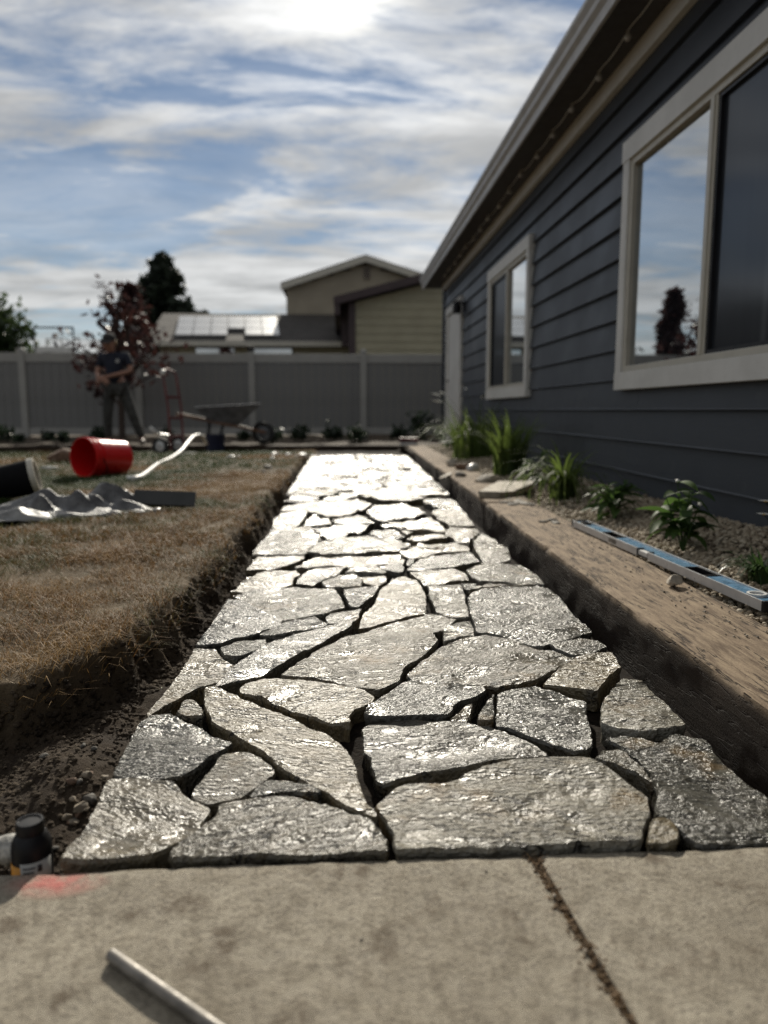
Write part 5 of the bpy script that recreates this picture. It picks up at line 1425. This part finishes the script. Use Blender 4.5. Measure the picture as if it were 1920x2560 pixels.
p = onz(1022, 1112, .07); rb = empty('red_brick', (p.x, p.y, .066), 'small red and white box on the far end of the timber', 'box')
m_ = MB(); m_.bx(-.13, .13, -.05, .05, .045, .105); m_.build('red_lid', REDM, rb, bevel=.01); m_ = MB(); m_.bx(-.12, .12, -.045, .045, 0, .045); m_.build('white_base', WHITEP, rb, bevel=.005)

# ---------------------------------------------------------------- the person by the fence
PY = 12.25; pc = ony(298, 1105, PY)
PP = empty('person', (pc.x, PY, .0), 'person in navy shirt and cap standing before the fence, looking down at their hands', 'person')


def skinned(name, verts, edges, radii, matl, root=0, sub=2):
    me = bpy.data.meshes.new(name); me.from_pydata([Vector(v) for v in verts], edges, []); me.update()
    o = bpy.data.objects.new(name, me); COL.objects.link(o)
    md = o.modifiers.new('s', 'SKIN'); md.use_smooth_shade = True
    for i, r in enumerate(radii):
        sv = me.skin_vertices[0].data[i]; sv.radius = r if isinstance(r, tuple) else (r, r); sv.use_root = (i == root)
    sd = o.modifiers.new('d', 'SUBSURF'); sd.levels = sub; sd.render_levels = sub
    dg = bpy.context.evaluated_depsgraph_get(); dg.update(); nm = bpy.data.meshes.new_from_object(o.evaluated_get(dg))
    bpy.data.objects.remove(o); nm.name = name; nm.materials.clear()
    nm.polygons.foreach_set('use_smooth', [True] * len(nm.polygons))
    return link(name, nm, matl, PP)


J = dict(pel=(0, 0, .95), spn=(-.01, 0, 1.13), che=(-.02, -.01, 1.33), nk=(-.04, -.03, 1.46), hd0=(-.05, -.06, 1.53), hd1=(-.06, -.09, 1.62), hd2=(-.055, -.08, 1.69),
         sl=(-.20, -.01, 1.40), el=(-.27, -.06, 1.14), wl=(-.19, -.27, 1.03), sr=(.18, -.01, 1.40), er=(.26, -.05, 1.17), wr=(-.06, -.27, 1.07),
         hl=(-.10, 0, .90), kl=(-.15, -.04, .50), al=(-.17, .02, .09), fl=(-.20, -.14, .04), hr=(.10, 0, .90), kr=(.23, -.02, .50), ar=(.36, .04, .09), fr=(.40, -.12, .04))
names = list(J); ix = {k: i for i, k in enumerate(names)}; Vb = [J[k] for k in names]
Eb = [(ix[a], ix[b]) for a, b in (('pel', 'spn'), ('spn', 'che'), ('che', 'nk'), ('nk', 'hd0'), ('hd0', 'hd1'), ('hd1', 'hd2'), ('che', 'sl'), ('sl', 'el'), ('el', 'wl'), ('che', 'sr'), ('sr', 'er'), ('er', 'wr'),
      ('pel', 'hl'), ('hl', 'kl'), ('kl', 'al'), ('al', 'fl'), ('pel', 'hr'), ('hr', 'kr'), ('kr', 'ar'), ('ar', 'fr'))]
Rb = dict(pel=(.15, .11), spn=(.14, .105), che=(.16, .11), nk=.055, hd0=.065, hd1=(.078, .092), hd2=(.068, .08), sl=.062, el=.042, wl=.028, sr=.062, er=.042, wr=.028, hl=.085, kl=.058, al=.04, fl=.035, hr=.085, kr=.058, ar=.04, fr=.035)
Rl = [Rb[k] for k in names]
for side, w, toward in (('l', 'wl', Vector((.10, -.03, -.015))), ('r', 'wr', Vector((-.09, -.03, -.03)))):           # palms and five fingers each
    p0 = Vector(J[w]); pal = p0 + toward * .75; ip = len(Vb); Vb.append(tuple(pal)); Rl.append((.036, .02)); Eb.append((ix[w], ip)); dirn = toward.normalized(); sd_ = Vector((0, .35, 1)).normalized()
    for f in range(5):
        off = sd_ * ((f - 1.8) * .017); ln = (.05, .072, .08, .074, .056)[f]; a = pal + dirn * .03 + off * (1.0 if f else 1.6); b = a + dirn * ln * .5 + Vector((0, -.012, -.006)); c = b + dirn * ln * .4 + Vector((0, .004, -.03))
        i0 = len(Vb); Vb += [tuple(a), tuple(b), tuple(c)]; Rl += [.010, .0095, .008]; Eb += [(ip, i0), (i0, i0 + 1), (i0 + 1, i0 + 2)]
i0 = len(Vb); Vb += [(-.075, -.195, 1.605)]; Rl += [.016]; Eb += [(ix['hd1'], i0)]                                      # nose
for e_ in ((-.145, -.075, 1.61), (.025, -.075, 1.61)): i0 = len(Vb); Vb.append(e_); Rl.append(.014); Eb.append((ix['hd1'], i0))   # ears
skinned('body', Vb, Eb, Rl, SKIN)
for e_ in ((-.105, -.180, 1.632), (-.04, -.182, 1.632)): m_ = MB(); m_.lathe([(0, -.008), (.009, 0), (0, .008)], 8, Matrix.Translation(e_)); m_.build('eye', BLACK, PP, True)
m_ = MB(); m_.box((-.075, -.178, 1.560), (.05, .012, .010)); m_.build('mouth', ROCKR, PP, bevel=.003)
def sub(keys, grow, cut=None):
    V = [Vector(J[k]) for k in keys]
    for k, (a, b, t) in (cut or {}).items(): V[keys.index(k)] = Vector(J[a]).lerp(Vector(J[b]), t)
    r = [tuple(x + grow for x in Rb[k]) if isinstance(Rb[k], tuple) else Rb[k] + grow for k in keys]; return V, r
ks = ['pel', 'spn', 'che', 'nk', 'sl', 'el', 'sr', 'er']; V_, r_ = sub(ks, .022, {'nk': ('che', 'nk', .75), 'el': ('sl', 'el', .72), 'er': ('sr', 'er', .72)}); r_[3] = .072; r_[5] = .068; r_[7] = .068
V_[0] = Vector((0, 0, .93)); skinned('shirt', V_, [(0, 1), (1, 2), (2, 3), (2, 4), (4, 5), (2, 6), (6, 7)], r_, SHIRT)
ks = ['pel', 'hl', 'kl', 'al', 'hr', 'kr', 'ar']; V_, r_ = sub(ks, .026); V_[0] = Vector((0, 0, .95)); skinned('trousers', V_, [(0, 1), (1, 2), (2, 3), (0, 4), (4, 5), (5, 6)], r_, JEANS)
for a, f in (('al', 'fl'), ('ar', 'fr')):
    A, Fv = Vector(J[a]), Vector(J[f]); skinned('boot', [A + Vector((0, 0, .06)), A + Vector((0, .02, -.035)), Fv + Vector((0, 0, 0)), Fv + Vector((-.01, -.06, 0))], [(0, 1), (1, 2), (2, 3)], [.055, .05, .046, .036], BOOT)
m_ = MB(); hm = Matrix.Translation((-.058, -.085, 1.655)) @ Matrix.Rotation(R(18), 4, 'X') @ Matrix.Scale(1.12, 4, (0, 1, 0)); m_.lathe([(.098, -.005), (.10, .03), (.088, .075), (.05, .10), (0, .108)], 24, hm); cp = m_.build('cap', HATM, PP, True)
m_ = MB(); m_.box(hm @ Vector((-.01, -.135, .0)), (.15, .11, .010), Euler((R(26), 0, 0))); m_.build('peak', HATM, cp, bevel=.004)
m_ = MB(); m_.lathe([(.094, -.07), (.099, -.04), (.098, .01)], 24, Matrix.Translation((-.052, -.055, 1.645)) @ Matrix.Scale(1.08, 4, (0, 1, 0))); me = m_.mesh('hair', True)
bm = bmesh.new(); bm.from_mesh(me); bmesh.ops.delete(bm, geom=[v for v in bm.verts if v.co.y < -.085], context='VERTS'); bmesh.ops.solidify(bm, geom=bm.faces[:], thickness=.006); bm.to_mesh(me); bm.free(); link('hair', me, HAIRM, PP)
m_ = MB(); m_.box((.075, -.145, 1.32), (.05, .004, .05), Euler((R(-8), 0, R(18)))); m_.build('chest_badge', LABELW, PP)

yy = RNG.uniform(.5, .873, 110); P_ = np.stack([jx(yy) + RNG.normal(.002, .006, 110), yy, np.full(110, -.012)], 1)
o = link('dry_wisps', blades('dry_wisps', P_, RNG.uniform(.004, .011, 110), RNG.uniform(.0004, .0008, 110), 1.8, RNG.uniform(0, .35, 110), 990), BLADE, PATIO); tag(o, kind='stuff')
